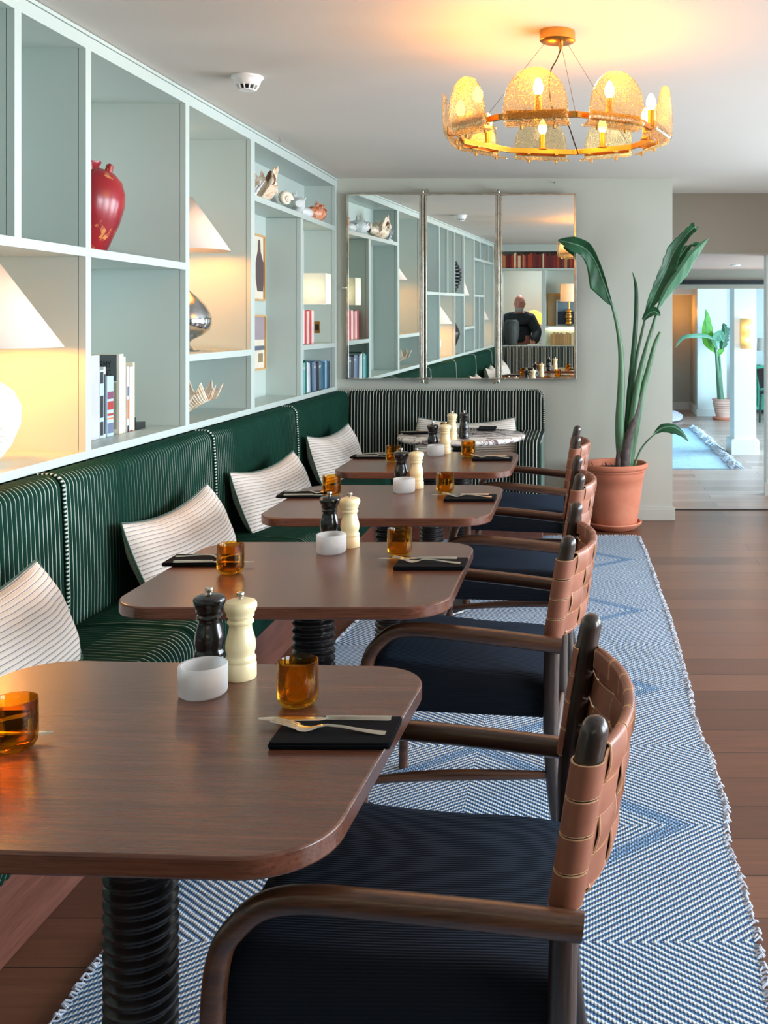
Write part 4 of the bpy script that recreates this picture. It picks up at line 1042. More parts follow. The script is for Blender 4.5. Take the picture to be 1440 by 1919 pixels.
o = co.build('coral', M['shellw']); o.location = (-1.87, 5.66, ZS2); tag(o, 'branching white coral at the near end of the top shelf', 'coral')
# conch: large flared lip
t = thing('seashell', 'large cream conch shell with a brown opening beside the coral', 'seashell', (-1.875, 5.97, ZS2), R(8), 'seashells on the top shelf')
cq = MB(); sp = []
for k in range(16):
    q = k / 15.0; sp.append((0.012 + 0.075 * (1 - q) ** 0.8 * min(1, q * 7 + 0.35) + 0.006 * math.sin(q * 26), -0.10 + 0.30 * q))
cq.lathe(sp, 24, (0, 0, 0.075), 0.9, 0, 'y')
for k in range(7):
    a = R(10 + 26 * k); cq.tube([(0.06 * math.cos(a), -0.05, 0.075 + 0.055 * math.sin(a)), (0.082 * math.cos(a), -0.06, 0.075 + 0.082 * math.sin(a)), (0.10 * math.cos(a), -0.07, 0.075 + 0.115 * math.sin(a))], [0.022, 0.012, 0.001], 8)
cq.build('spire', M['shell'], t)
lip = MB().grid(14, 10, lambda u, v: (0.02 + 0.06 * v - 0.01 * math.sin(u * 9), -0.13 + 0.2 * u, 0.03 + 0.18 * math.sin(math.pi * (0.15 + 0.75 * u)) * v + 0.012 * math.sin(u * 30) * v))
lip.build('flared_lip', M['shell'], t, solid=0.006)
MB().lathe([(0, -0.05), (0.025, -0.02), (0.03, 0.01), (0.015, 0.045), (0, 0.055)], 16, (0.055, -0.07, 0.13)).build('opening', matc('brown_nacre', rgb(116, 70, 34), 0.3), t)
# moon snail
t = thing('seashell', 'spiral-marked moon snail shell in the middle of the top shelf', 'seashell', (-1.862, 6.33, ZS2), R(-20), 'seashells on the top shelf'); t.scale = (0.8, 0.8, 0.8)
sn = MB(); vs = []; uvs = []; NN = 110
for k in range(NN):
    th_ = k / NN * 2 * math.pi * 3.4; rr = 0.082 * math.exp(-0.16 * th_); tr = rr * 0.46
    cy_, cz = rr * 0.9 * math.cos(th_), rr * 0.9 * math.sin(th_)
    for i in range(14):
        a = 2 * math.pi * i / 14; q = rr * 0.9 + tr * math.cos(a)
        vs.append((tr * 1.1 * math.sin(a) + 0.05 * (1 - rr / 0.082), q * math.cos(th_), 0.082 + q * math.sin(th_) * 0.8)); uvs.append((k / 10, i / 14.0))
sn.add(vs, [(k * 14 + i, k * 14 + (i + 1) % 14, (k + 1) * 14 + (i + 1) % 14, (k + 1) * 14 + i) for k in range(NN - 1) for i in range(14)], uvs)
sn.build('whorl', M['spiral'], t)
spiky(6, 0.038, 0.16, 11, 'shellw', 'seashell', 'white ridged shell beside the moon snail', (-1.865, 6.60, ZS2), (0, 0, 0.5)).scale = (1.5, 1.4, 1.6)
spiky(0, 0.030, 0.24, 12, 'shellw', 'seashell', 'long plain white shell near the corner of the top shelf', (-1.86, 6.84, ZS2)).scale = (1.3, 1.0, 1.3)
spiky(5, 0.040, 0.12, 14, 'shello', 'seashell', 'orange and brown shell at the corner end of the top shelf', (-1.86, 7.09, ZS2), (0, 0, -0.4)).scale = (1.5, 1.5, 1.5)
# clam with scalloped edge
t = thing('seashell', 'big fluted clam shell on the bottom shelf', 'seashell', (-1.985, 5.05, 0.9865), R(4))
def clam(u, v, back=1):
    a = R(-80 + 160 * u); f = 2 * (1 - abs(math.sin(math.pi * 4 * u))) - 1
    vv = v ** 0.9; r = 0.175 * vv
    lift = 0.042 * f * v ** 2
    return (r * math.sin(a) * (1 + 0.05 * f * v), -back * (0.012 + 0.085 * math.sin(math.pi * 0.5 * min(1, v * 1.15)) * (0.35 + 0.65 * math.cos(a)) + 0.016 * f * v * v), 0.006 + vv * (0.118 * (0.8 + 0.2 * math.cos(a))) + lift + 0.012 * v)
for b_ in (1, -0.8):
    cl = MB().grid(96, 26, lambda u, v: clam(u, v, b_)); cl.build('valve', M['shell'], t, solid=0.006)
rb = MB()
for k in range(1, 10):
    rb.tube([tuple(Vector(clam(u / 80, 0.15 + k * 0.085)) + Vector((0, -0.003, 0.0))) for u in range(81)], 0.0028, 6)
rb.build('ridges', M['shell'], t)
# ------------------------------------------------------------------ books
def book(w_, h, d, cover, label, loc, rot, group, pages=None, art=None, lean=0):
    """spine faces +x; thickness w_ along y; d goes to -x"""
    t = thing('book', label, 'book', loc, rot, group)
    if lean: t.rotation_euler[0] = lean
    c = MB(); b = 0.0022 if w_ > 0.012 else 0.0012
    c.box(-d, 0, 0, b, 0, h); c.box(-d, 0, w_ - b, w_, 0, h); c.box(-b * 1.2, 0, b, w_ - b, 0, h)
    c.build('cover', cover, t, False, 0.0006)
    B(-d + 0.004, -b * 1.2, b, w_ - b, 0.003, h - 0.003).build('pages', pages or matc('page_paper', rgb(232, 226, 208), 0.8), t, False)
    if art:
        for (z0, z1, cc) in art: B(0.0001, 0.0006, b, w_ - b, h * z0, h * z1).build('spine_print', cc, t, False)
    return t
G = 'art books in the lower pigeonhole'
xb_ = -1.93
kk = lambda n, r, g, b: matc(n, rgb(r, g, b), 0.45)
blk = kk('book_black', 34, 38, 44); lb = kk('book_lightblue', 176, 208, 226); wh = kk('book_white', 232, 232, 226); cr = kk('book_cream', 238, 230, 206)
gry = kk('book_grey', 188, 190, 194); red = kk('book_red', 170, 52, 48); pur = kk('book_plum', 126, 66, 96); org_ = kk('book_orange', 214, 120, 76)
book(0.095, 0.335, 0.25, gry, 'thick pale grey book at the left of the art books', (xb_, 3.965, 0.986), 0, G)
book(0.03, 0.275, 0.24, lb, 'pale blue book with black patches on its spine', (xb_, 4.063, 0.986), 0, G, art=[(0.80, 0.97, blk), (0.3, 0.62, blk), (0.04, 0.24, blk)])
book(0.016, 0.285, 0.24, wh, 'thin white-edged dark book', (xb_, 4.095, 0.986), 0, G, art=[(0.05, 0.9, blk)])
book(0.055, 0.246, 0.22, lb, 'shorter blue book with a red and plum picture on the spine', (xb_, 4.125, 0.986), 0, G, art=[(0.62, 0.74, pur), (0.44, 0.58, red), (0.34, 0.38, red), (0.28, 0.31, org_), (0.05, 0.22, kk('book_slate', 100, 110, 140))])
bk = book(0.036, 0.333, 0.30, cr, 'tall cream book with a grey lettered cover turned to the camera', (xb_, 4.235, 0.986), R(0), G)
B(-0.298, -0.012, -0.0012, -0.0002, 0.22, 0.331).build('cover_panel', kk('cover_grey', 84, 92, 94), bk, False)
B(-0.298, -0.012, -0.0010, -0.0002, 0.02, 0.215).build('cover_picture', kk('cover_sand', 176, 166, 140), bk, False)
def text(body, size, mat, parent, loc, rot, name='lettering'):
    cu = bpy.data.curves.new(name, 'FONT'); cu.body = body; cu.size = size; cu.extrude = 0.0002; cu.align_x = 'RIGHT'; cu.materials.append(mat)
    tmp = bpy.data.objects.new(name, cu); COL.objects.link(tmp); bpy.context.view_layer.update(); me = bpy.data.meshes.new_from_object(tmp.evaluated_get(bpy.context.evaluated_depsgraph_get())); bpy.data.objects.remove(tmp)
    o = bpy.data.objects.new(name, me); COL.objects.link(o); o.parent = parent; o.location = loc; o.rotation_euler = rot; return o
for s_, z in (('HERMY', 0.275), ('STING', 0.238)):
    o = text(s_, 0.043, kk('cover_ink', 14, 20, 26), bk, (-0.035, -0.0016, z), (R(90), 0, 0)); o.scale = (0.55, 1, 1)
book(0.018, 0.32, 0.24, cr, 'thin ivory book beside the lettered one', (xb_, 4.273, 0.986), 0, G)
book(0.018, 0.278, 0.24, wh, 'white book with orange and dark marks low on its spine', (xb_, 4.305, 0.986), 0, G, art=[(0.2, 0.5, org_), (0.0, 0.1, blk), (0.55, 0.7, kk('book_slate', 100, 110, 140))])
book(0.03, 0.275, 0.24, wh, 'plain white book with a red line at the right', (xb_, 4.33, 0.986), 0, G, art=[(0.0, 0.02, red)])
book(0.014, 0.295, 0.24, cr, 'thin cream book at the right end of the art books', (xb_, 4.364, 0.986), 0, G)
t = thing('bookend', 'black angled metal bookend beside the art books', 'bookend', (xb_, 4.385, 0.986))
B(-0.06, 0.0, 0.0, 0.004, 0.0, 0.055).build('upright', M['black'], t, False); B(-0.06, 0.0, 0.004, 0.10, 0.0, 0.028).build('foot', M['black'], t, False)
# red-spined books
G = 'red and pink books below the box lamp'
cols = [kk('spine_brick', 178, 70, 60), kk('spine_pink', 236, 196, 190), kk('spine_salmon', 214, 124, 116), kk('spine_rose', 244, 220, 220), kk('spine_red', 190, 60, 60), kk('spine_blush', 240, 206, 214)]
nm = ['brick red', 'pale pink', 'salmon', 'white and rose', 'red', 'blush']
y = 6.60
for k in range(8):
    w_ = [0.055, 0.045, 0.06, 0.05, 0.05, 0.065, 0.055, 0.06][k]
    book(w_, 0.232 - 0.004 * (k % 3), 0.15, cols[k % 6], '%s book, number %s from the divider under the box lamp' % (nm[k % 6], ['one', 'two', 'three', 'four', 'five', 'six', 'seven', 'eight'][k]), (-1.862, y, 1.306), 0, G, art=[(0.06, 0.94, cols[(k * 2 + 3) % 6])] if k % 2 else None)
    y += w_ + 0.002
# blue and green books
G = 'blue and green books in the bottom corner pigeonhole'
cols = [('teal', (44, 140, 140)), ('pale teal', (110, 180, 182)), ('bottle green', (16, 92, 72)), ('white', (220, 228, 232)), ('light grey', (178, 190, 198)), ('navy', (16, 44, 70)), ('steel blue', (86, 116, 142)), ('blue-grey', (120, 136, 160)),
        ('ink', (14, 28, 46)), ('black', (10, 16, 24)), ('slate', (90, 110, 124)), ('bright blue', (44, 104, 134)), ('deep teal', (24, 82, 104)), ('pale blue', (150, 184, 208)), ('ocean', (30, 90, 120)), ('midnight', (8, 38, 56))]
y = 6.56; random.seed(9)
for k in range(16):
    n_, c = cols[k]; w_ = random.uniform(0.038, 0.055); hgt = random.uniform(0.182, 0.205) if k not in (2,) else 0.215
    ln = 0.0 if k < 3 or k > 11 else 0.10
    book(w_, hgt, 0.15, kk('spine_' + n_.replace(' ', '_').replace('-', '_'), *c), '%s book in the bottom corner pigeonhole of the bookcase' % n_, (-1.812, y, 0.987), 0, G, art=[(0.78, 0.86, kk('spine_foil', 190, 198, 200))] if k % 3 == 1 else None, lean=ln * 0.6)
    y += w_ + 0.0015

# ------------------------------------------------------------------ chandelier
t = thing('chandelier', 'round brass chandelier with nine seeded glass shields and lit candle bulbs', 'chandelier', (-0.087, 3.69, 2.133))
ch = t; top = H - 2.133
MB().lathe([(0, top), (0.064, top), (0.065, top - 0.004), (0.065, top - 0.034), (0.06, top - 0.038), (0, top - 0.04)], 40).build('canopy', M['brass'], t)
MB().lathe([(0, top - 0.07), (0.006, top - 0.068), (0.009, top - 0.05), (0.009, top - 0.036), (0, top - 0.036)], 16, (0.012, -0.01, 0)).build('cable_grip', M['brass'], t)
RR = 0.355; NG = 9; A0 = -9.0
def ang(k): return R(-90 + (A0 + 40 * k))
ringm = MB(); pts = []
for k in range(NG):
    a, b = ang(k - 0.5), ang(k + 0.5)
    p0 = Vector((RR / math.cos(R(20)) * math.cos(a), RR / math.cos(R(20)) * math.sin(a), 0)); p1 = Vector((RR / math.cos(R(20)) * math.cos(b), RR / math.cos(R(20)) * math.sin(b), 0))
    d = (p1 - p0).normalized(); nn_ = Vector((d.y, -d.x, 0))
    vs = []
    for p in (p0, p1):
        for (o_, z) in ((-0.006, -0.010), (0.006, -0.010), (0.006, 0.010), (-0.006, 0.010)): vs.append(p + nn_ * o_ + Vector((0, 0, z)))
    ringm.add(vs, [(0, 1, 2, 3), (4, 7, 6, 5), (0, 4, 5, 1), (1, 5, 6, 2), (2, 6, 7, 3), (3, 7, 4, 0)])
ringm.build('ring', M['brass'], t, False, 0.001)
for k in range(NG):
    a = ang(k); ca, sa = math.cos(a), math.sin(a)
    mat = Matrix(((-sa, ca, 0, 0), (ca, sa, 0, 0), (0, 0, 1, 0), (0, 0, 0, 1)))      # local x tangent, y radial
    # shield: arch profile bent inwards under the ring
    W = 0.108
    def gfn(u, v):
        q = u * 2 - 1
        if v < 0.28:
            f = v / 0.28; an = R(90 * (1 - min(1, f * 1.0))); y = 0.352 + 0.048 * math.cos(an) ; z = -0.012 - 0.022 * math.sin(an) ; z = -0.034 + 0.026 * (1 - math.sin(an)); x = q * W
        else:
            f = (v - 0.28) / 0.72; z = -0.008 + 0.155 * math.sin(f * math.pi / 2); y = 0.400 + 0.010 * f
            x = q * W * (max(0, 1 - (math.sin(f * math.pi / 2)) ** 2.6) ** 0.5 if f < 1 else 0)
        return tuple(mat @ Vector((x, y, z)))
    MB().grid(18, 30, gfn).build('glass_shield', M['seedglass'], t, solid=0.005)
    sx0 = 0.0
    MB().lathe([(0.0, 0.0), (0.018, 0.0), (0.018, 0.006), (0.0115, 0.008), (0.0115, 0.058), (0.009, 0.060), (0, 0.060)], 20, tuple(mat @ Vector((sx0, 0.352, 0.008)))).build('candle_sleeve', M['brass'], t)
    bl_ = MB().lathe([(0, 0.055), (0.008, 0.058), (0.0155, 0.072), (0.0175, 0.084), (0.015, 0.098), (0.008, 0.113), (0, 0.12)], 20, tuple(mat @ Vector((sx0, 0.352, 0.008)))).build('bulb', M['bulb'], t)
    l = point('bulb_light', tuple(mat @ Vector((sx0, 0.352, 0.155))), 1.35, (1.0, 0.33, 0.0), 0.02); l.parent = t
    pt_ = MB().box(-0.1, 0.1, 0.386, 0.390, -0.014, 0.012); pt_.xf(mat); pt_.build('mounting_plate', M['brass'], t, False, 0.001)
    br = MB()
    for q in (-0.055, 0.055):
        v0 = len(br.v); br.box(q - 0.006, q + 0.006, 0.345, 0.394, -0.014, -0.0095); br.xf(mat, v0)
        v0 = len(br.v); br.lathe([(0, -0.045), (0.005, -0.045), (0.005, -0.034), (0, -0.034)], 10, (q, 0.362, 0)); br.xf(mat, v0)
    br.build('bracket', M['brass'], t, False)
for k in (0, 3, 6):
    a = ang(k + 0.5); MB().tube([(0.05 * math.cos(a), 0.05 * math.sin(a), top - 0.038), (RR * math.cos(a), RR * math.sin(a), 0.01)], 0.0008, 5).build('suspension_wire', M['brassdark'], t)
MB().tube(smoothpath([(0.012, -0.01, top - 0.066), (0.0, -0.01, top - 0.10), (-0.03, 0.02, top - 0.16), (-0.02, 0.12, top - 0.26), (0.03, 0.27, 0.10), (0.06, 0.335, 0.03), (0.075, 0.345, -0.012)], 6), 0.0026, 8).build('power_cord', M['brassdark'], t)

# ------------------------------------------------------------------ smoke detector, hooks
t = thing('smoke_detector', 'white plastic smoke detector on the ceiling', 'smoke detector', (-1.437, 4.36, H))
MB().lathe([(0, 0), (0.066, 0), (0.067, -0.008), (0.060, -0.014), (0.057, -0.016), (0.054, -0.030), (0.046, -0.040), (0, -0.040)], 40).build('base', M['plastic'], t)
MB().lathe([(0.0, -0.038), (0.032, -0.038), (0.028, -0.056), (0.0, -0.058)], 32).build('sensor_chamber', matc('sensor_black', rgb(10, 10, 10), 0.6), t)
fm = MB()
for k in range(12):
    a = 2 * math.pi * k / 12; ca, sa = math.cos(a), math.sin(a)
    fm.tube([(0.047 * ca, 0.047 * sa, -0.038), (0.034 * ca, 0.034 * sa, -0.058)], 0.0035, 6)
fm.lathe([(0, -0.062), (0.032, -0.062), (0.036, -0.057), (0.030, -0.055), (0, -0.055)], 32)
fm.build('vent_cage', M['plastic'], t)
t = MB().tube(smoothpath([(0, 0, 0), (0, 0, -0.012), (0.008, 0, -0.02), (0.0, 0, -0.028), (-0.006, 0, -0.022)], 4), 0.0015, 6).build('ceiling_hook', M['chrome']); t.location = (-1.72, 5.77, H - 0.001); tag(t, 'tiny metal hook in the ceiling above the seashell shelf', 'hook')
t = MB().tube(smoothpath([(0, 0, 0), (0, -0.02, 0), (0.0, -0.028, 0.006)], 4), 0.003, 6).build('wall_hook', matc('dark_steel', rgb(70, 70, 70), 0.4)); t.location = (-0.195, YB, 2.478); tag(t, 'small dark hook high on the back wall above the mirror', 'hook')

# ------------------------------------------------------------------ triptych mirror
t = thing('triptych_mirror', 'three-panel hinged mirror in aged chrome frames on the back wall', 'mirror', (-0.88, YB, 1.716))
NX, NZ = -0.0313, -0.0087
def mpanel(x0, x1, z0=-0.68, z1=0.678):
    xc, zc = (x0 + x1) / 2, 0.0
    def yy(x, z): return -0.042 + (NX * (x - xc) + NZ * (z - zc))
    f = MB(); w_ = 0.015
    def bar(a, b, c, d):
        vs = []
        for dy in (-0.006, 0.012):
            for (x, z) in ((a, c), (b, c), (b, d), (a, d)): vs.append((x, yy(x, z) + dy, z))
        f.add(vs, [(0, 1, 2, 3), (7, 6, 5, 4), (0, 4, 5, 1), (1, 5, 6, 2), (2, 6, 7, 3), (3, 7, 4, 0)])
    bar(x0, x1, z1 - w_ * 0.8, z1); bar(x0, x1, z0, z0 + w_ * 0.6); bar(x0, x0 + w_, z0 + w_ * .6, z1 - w_ * .8); bar(x1 - w_, x1, z0 + w_ * .6, z1 - w_ * .8)
    fo_ = f.build('panel_frame', M['chrome'], t, False, 0.002)
    g = MB(); vs = []
    a, b, c, d = x0 + w_ * 0.8, x1 - w_ * .8, z0 + w_ * .5, z1 - w_ * .7
    for dy in (0.0, 0.010):
        for (x, z) in ((a, c), (b, c), (b, d), (a, d)): vs.append((x, yy(x, z) + dy, z))
    g.add(vs, [(0, 1, 2, 3), (7, 6, 5, 4), (0, 4, 5, 1), (1, 5, 6, 2), (2, 6, 7, 3), (3, 7, 4, 0)])
    g.build('mirror_glass', M['mirror'], t, False)
mpanel(-0.838, -0.288); mpanel(-0.266, 0.266); mpanel(0.284, 0.842)
for x in (-0.277, 0.275):
    MB().tube([(x, -0.055, -0.70), (x, -0.055, 0.70)], 0.0075, 12).build('hinge_rod', M['chrome'], t)
    for z in (-0.695, 0.695):
        MB().lathe([(0, -0.012), (0.011, -0.012), (0.013, 0.0), (0.011, 0.012), (0, 0.014)], 14, (x, -0.055, z)).build('finial', M['chrome'], t)
        MB().lathe([(0, -0.006), (0.013, -0.006), (0.013, 0.006), (0, 0.006)], 16, (x + (0.03 if x < 0 else -0.03), -0.055, z + 0.005 * (1 if z > 0 else -1)), axis='y').build('hinge_knob', M['chrome'], t)
    for z in (-0.675, 0.672):
        B(x - 0.05, x + 0.05, -0.062, -0.050, z - 0.006, z + 0.006).build('hinge_strap', M['chrome'], t, False, 0.002)
for z in (-0.5, 0.5):
    for x in (-0.6, 0.0, 0.6): B(x - 0.03, x + 0.03, -0.028, 0.0, z - 0.02, z + 0.02).build('wall_bracket', M['chrome'], t, False)
MB().tube([(-0.87, -0.03, -0.01), (-0.838, -0.045, -0.01)], 0.006, 10).build('side_catch', M['chrome'], t)

# ------------------------------------------------------------------ big potted plant
PX, PY = 0.236, 7.165
t = thing('potted_plant', 'tall bird of paradise plant in a big terracotta pot by the wall corner', 'plant', (PX, PY, 0))
pl = t
MB().lathe([(0, 0.004), (0.150, 0.004), (0.158, 0.012), (0.185, 0.03), (0.193, 0.045), (0.190, 0.052), (0.180, 0.052), (0.172, 0.036), (0.15, 0.022), (0, 0.022)], 56).build('saucer', M['terra'], t)
MB().lathe([(0, 0.024), (0.150, 0.024), (0.155, 0.03), (0.170, 0.12), (0.192, 0.28), (0.200, 0.345), (0.204, 0.349), (0.211, 0.395), (0.213, 0.405), (0.220, 0.412), (0.221, 0.422), (0.229, 0.426), (0.236, 0.44), (0.234, 0.458), (0.225, 0.464), (0.214, 0.460), (0.208, 0.44), (0.204, 0.40), (0.19, 0.3), (0, 0.3)], 64).build('pot', M['terra'], t)
MB().lathe([(0.206, 0.415), (0.15, 0.425), (0.08, 0.43), (0, 0.432)], 40).build('soil', M['soil'], t)
def W(px, py, dy=0.0):
    """a point of the plant from the survey drawing (pixels), dy metres in front of or behind the pot axis"""
    Y = PY + dy; return Vector(((px - 1090) * Y / 1900 - PX, dy, 1.45 - (py - 605) * Y / 1900))
def stem(pts, rs, mat='stem', name='leaf_stalk', par=None):
    p = smoothpath([W(*q) for q in pts], 6); r = lerpr(rs, 6)
    return MB().tube(p, r, 12).build(name, M[mat], par or pl)
def blade(pts, ws, nrmdir, fold=0.35, mat='leaf', name='leaf', par=None, ragged=0, seed=1, twist=None, solid=0.0015):
    """midrib through pts; widths (left, right) in metres; nrmdir = rough direction the blade spreads"""
    random.seed(seed); n = 8; p = smoothpath([W(*q) for q in pts], n); m = len(p)
    wl = lerpr([w_[0] for w_ in ws], n); wr_ = lerpr([w_[1] for w_ in ws], n)
    nd = [Vector(q) for q in (nrmdir if isinstance(nrmdir, list) else [nrmdir] * len(pts))]
    nds = []
    for i in range(len(nd) - 1):
        for k in range(n): nds.append(nd[i].lerp(nd[i + 1], k / n))
    nds.append(nd[-1])
    C = 6; vs = []; uvs = []
    for k in range(m):
        tt = (p[min(k + 1, m - 1)] - p[max(k - 1, 0)]).normalized()
        s_ = (nds[k] - tt * nds[k].dot(tt)).normalized(); nn_ = tt.cross(s_)
        rl = 1 - ragged * random.random() * (1 if random.random() < 0.35 else 0); rr_ = 1 - ragged * random.random() * (1 if random.random() < 0.35 else 0)
        for c in range(-C, C + 1):
            f = c / C; w_ = (wl[k] * rl if f < 0 else wr_[k] * rr_)
            vs.append(p[k] + s_ * f * w_ + nn_ * (fold * abs(f) ** 1.2 * w_ + 0.03 * w_ * math.sin(k * 0.9 + c))); uvs.append((abs(f), k / m))
    K = 2 * C + 1
    fs = [(k * K + c, k * K + c + 1, (k + 1) * K + c + 1, (k + 1) * K + c) for k in range(m - 1) for c in range(K - 1)]
    lf = MB().add(vs, fs, uvs).build(name, M[mat], par or pl, solid=solid)
    MB().tube([q - (nds[0] * 0) for q in p], lerpr([0.006] + [0.0045] * (len(pts) - 2) + [0.001], n), 6).build('midrib', M['leafback'], lf)
    return lf
# left leaf and its stalk
stem([(1168, 870, -.02), (1162, 800, -.03), (1165, 720, -.03), (1164, 660, -.03), (1157, 610, -.04), (1147, 570, -.05)], [0.042, 0.034, 0.026, 0.019, 0.013, 0.009])
blade([(1147, 572, -.05), (1132, 530, -.06), (1116, 490, -.08), (1097, 466, -.1), (1072, 456, -.12), (1046, 450, -.13)], [(0.006, 0.006), (0.022, 0.10), (0.03, 0.065), (0.05, 0.055), (0.05, 0.055), (0.002, 0.002)], [(-1, 0.1, 0.3), (-1, .1, -.3), (-1, .2, -.6), (-.4, .1, -1), (0, .1, -1), (0, 0, -1)], 0.35, 'leaf', seed=2)
# spear leaf upright
stem([(1172, 870, -.01), (1176, 800, 0), (1180, 740, 0), (1186, 680, 0), (1191, 620, 0), (1193, 570, 0), (1192, 535, 0), (1186, 510, 0)], [0.03, 0.022, 0.020, 0.019, 0.017, 0.015, 0.012, 0.001], 'leaf', 'spear_leaf')
# right big leaves and stalks
stem([(1174, 870, .02), (1182, 760, .02), (1192, 680, .02), (1202, 630, .01), (1212, 585, .0)], [0.025, 0.018, 0.012, 0.010, 0.007])
blade([(1210, 592, 0), (1226, 555, -.01), (1246, 512, -.02), (1265, 470, -.03), (1287, 440, -.03), (1303, 425, -.04), (1299, 436, -.04)], [(0.01, 0.01), (0.045, 0.045), (0.07, 0.06), (0.05, 0.05), (0.035, 0.03), (0.035, 0.035), (0.002, 0.002)], [(-1, -.2, .2), (-1, -.3, .2), (-1, -.3, 0.1), (-1, .2, .3), (-1, .3, .3), (-1, 0, .8), (-1, 0, 1)], 0.5, 'leaf', seed=3, ragged=0.2)
blade([(1218, 578, .02), (1238, 545, .02), (1262, 500, .02), (1290, 462, .02), (1312, 455, .02)], [(0.005, 0.005), (0.03, 0.03), (0.035, 0.05), (0.05, 0.03), (0.004, 0.004)], (1, -.4, .5), 0.3, 'leaf', seed=4, ragged=0.35)
stem([(1176, 880, -.03), (1184, 800, -.03), (1196, 720, -.03), (1210, 660, -.03), (1226, 605, -.03), (1236, 570, -.03)], [0.03, 0.026, 0.024, 0.018, 0.012, 0.008])
blade([(1234, 576, -.03), (1250, 545, -.04), (1272, 512, -.05), (1296, 478, -.06), (1316, 458, -.06), (1328, 447, -.06)], [(0.008, 0.008), (0.028, 0.035), (0.03, 0.06), (0.03, 0.045), (0.018, 0.02), (0.002, 0.002)], (1, -.25, -.55), 0.35, 'leafback', seed=6, ragged=0.15)
blade([(1206, 600, -.02), (1216, 588, -.04), (1228, 584, -.05), (1238, 592, -.05)], [(0.01, 0.01), (0.03, 0.03), (0.025, 0.035), (0.002, 0.002)], (-.2, 0, 1), 0.3, 'leaf', seed=5)
# cut stalk at right
stem([(1178, 880, .0), (1190, 810, .0), (1202, 745, .0), (1216, 690, .0), (1228, 645, .0), (1238, 622, .0)], [0.03, 0.028, 0.024, 0.019, 0.015, 0.010])
stem([(1172, 885, -.05), (1173, 850, -.05), (1180, 815, -.045), (1194, 770, -.03), (1202, 735, -.02)], [0.036, 0.036, 0.030, 0.02, 0.004], 'husk', 'dry_sheath')
stem([(1160, 885, -.05), (1160, 860, -.055), (1158, 838, -.05)], [0.03, 0.022, 0.003], 'husk', 'dry_sheath')
# small low leaf
stem([(1190, 872, -.05), (1200, 845, -.06), (1214, 826, -.08), (1230, 812, -.09)], [0.009, 0.007, 0.006, 0.004])
blade([(1226, 813, -.09), (1242, 802, -.09), (1262, 800, -.09), (1278, 810, -.09), (1291, 827, -.09)], [(0.004, 0.004), (0.03, 0.032), (0.022, 0.05), (0.014, 0.03), (0.001, 0.001)], (.1, -.35, -1), 0.25, 'leaf', seed=8)
for k in range(16):
    random.seed(40 + k); a = random.uniform(0, 6.28); r = random.uniform(0.05, 0.17)
    b_ = Vector((r * math.cos(a), r * math.sin(a), 0.425))
    if k < 9: MB().tube([b_, b_ + Vector((random.uniform(-.02, .02), random.uniform(-.02, .02), random.uniform(.02, .045)))], [0.005, 0.001], 6).build('dry_leaf_scrap', M['husk'], pl)

# ------------------------------------------------------------------ far room
tt_ = MB()
def fringe_rug():
    o = B(0.1, 1.5, 10.02, 13.85, 0.0, 0.012).build('rug', matc('pale_blue_rug', rgb(176, 205, 226), 0.95, nscale=18, namp=0.12)); tag(o, 'pale blue rug with a shaggy fringe in the room beyond', 'rug')
    f = MB(); random.seed(21); y = 10.03
    while y < 13.83:
        x = 1.49 + random.uniform(-.02, .02)
        f.tube([(x, y, 0.012), (x + random.uniform(.03, .06), y + random.uniform(-.04, .04), 0.045), (x + random.uniform(.08, .14), y + random.uniform(-.04, .04), 0.006)], [0.02, 0.018, 0.006], 6); y += 0.035
    q = f.build('fringe', M['fringe'], o); q['kind'] = 'stuff'
fringe_rug()
o = MB().lathe([(0, 0), (0.26, 0.0), (0.34, 0.03), (0.35, 0.07), (0.28, 0.115), (0.1, 0.135), (0, 0.137)], 28, sy=2.0).build('floor_cushion', matc('lilac_fleece', rgb(196, 190, 206), 0.95, nscale=30, namp=0.25)); o.location = (1.17, 15.2, 0.0); tag(o, 'flat lilac-grey fluffy cushion on the floor of the far room', 'cushion')
# far plant
t = thing('potted_plant', 'bird of paradise plant in a ringed pale clay pot in the far room', 'plant', (2.14, 15.2, 0)); pl = t
PX, PY = 2.14, 15.2
MB().lathe([(0, 0.0), (0.16, 0.0), (0.175, 0.02), (0.178, 0.04), (0.0, 0.04)], 32).build('saucer', M['terra'], t)
pr = [(0, 0.04), (0.115, 0.04), (0.13, 0.08)]
for k in range(5): pr += [(0.135 + 0.008 * k, 0.10 + k * 0.035), (0.142 + 0.008 * k, 0.115 + k * 0.035), (0.136 + 0.008 * k, 0.13 + k * 0.035)]
pr += [(0.168, 0.29), (0.18, 0.295), (0.18, 0.315), (0.16, 0.315), (0.155, 0.27), (0, 0.27)]
MB().lathe(pr, 36).build('pot', M['terra_pale'], t)
stem([(1351, 752, 0), (1346, 700, 0), (1343, 660, 0), (1340, 640, 0)], [0.05, 0.03, 0.022, 0.015])
stem([(1353, 752, 0), (1350, 690, .05), (1348, 655, .05)], [0.04, 0.02, 0.014])
blade([(1343, 660, 0), (1328, 640, 0), (1324, 615, 0), (1324, 595, 0), (1323, 579, 0)], [(0.02, 0.02), (0.08, 0.11), (0.06, 0.1), (0.02, 0.06), (0.003, 0.003)], (1, 0, 0.1), 0.15, 'leaf2', seed=11)
blade([(1340, 635, -.1), (1320, 629, -.15), (1300, 629, -.2), (1280, 634, -.2), (1266, 652, -.2)], [(0.02, 0.02), (0.03, 0.03), (0.035, 0.03), (0.02, 0.03), (0.002, 0.002)], (0, 0.2, 1), 0.2, 'leafback', seed=12)
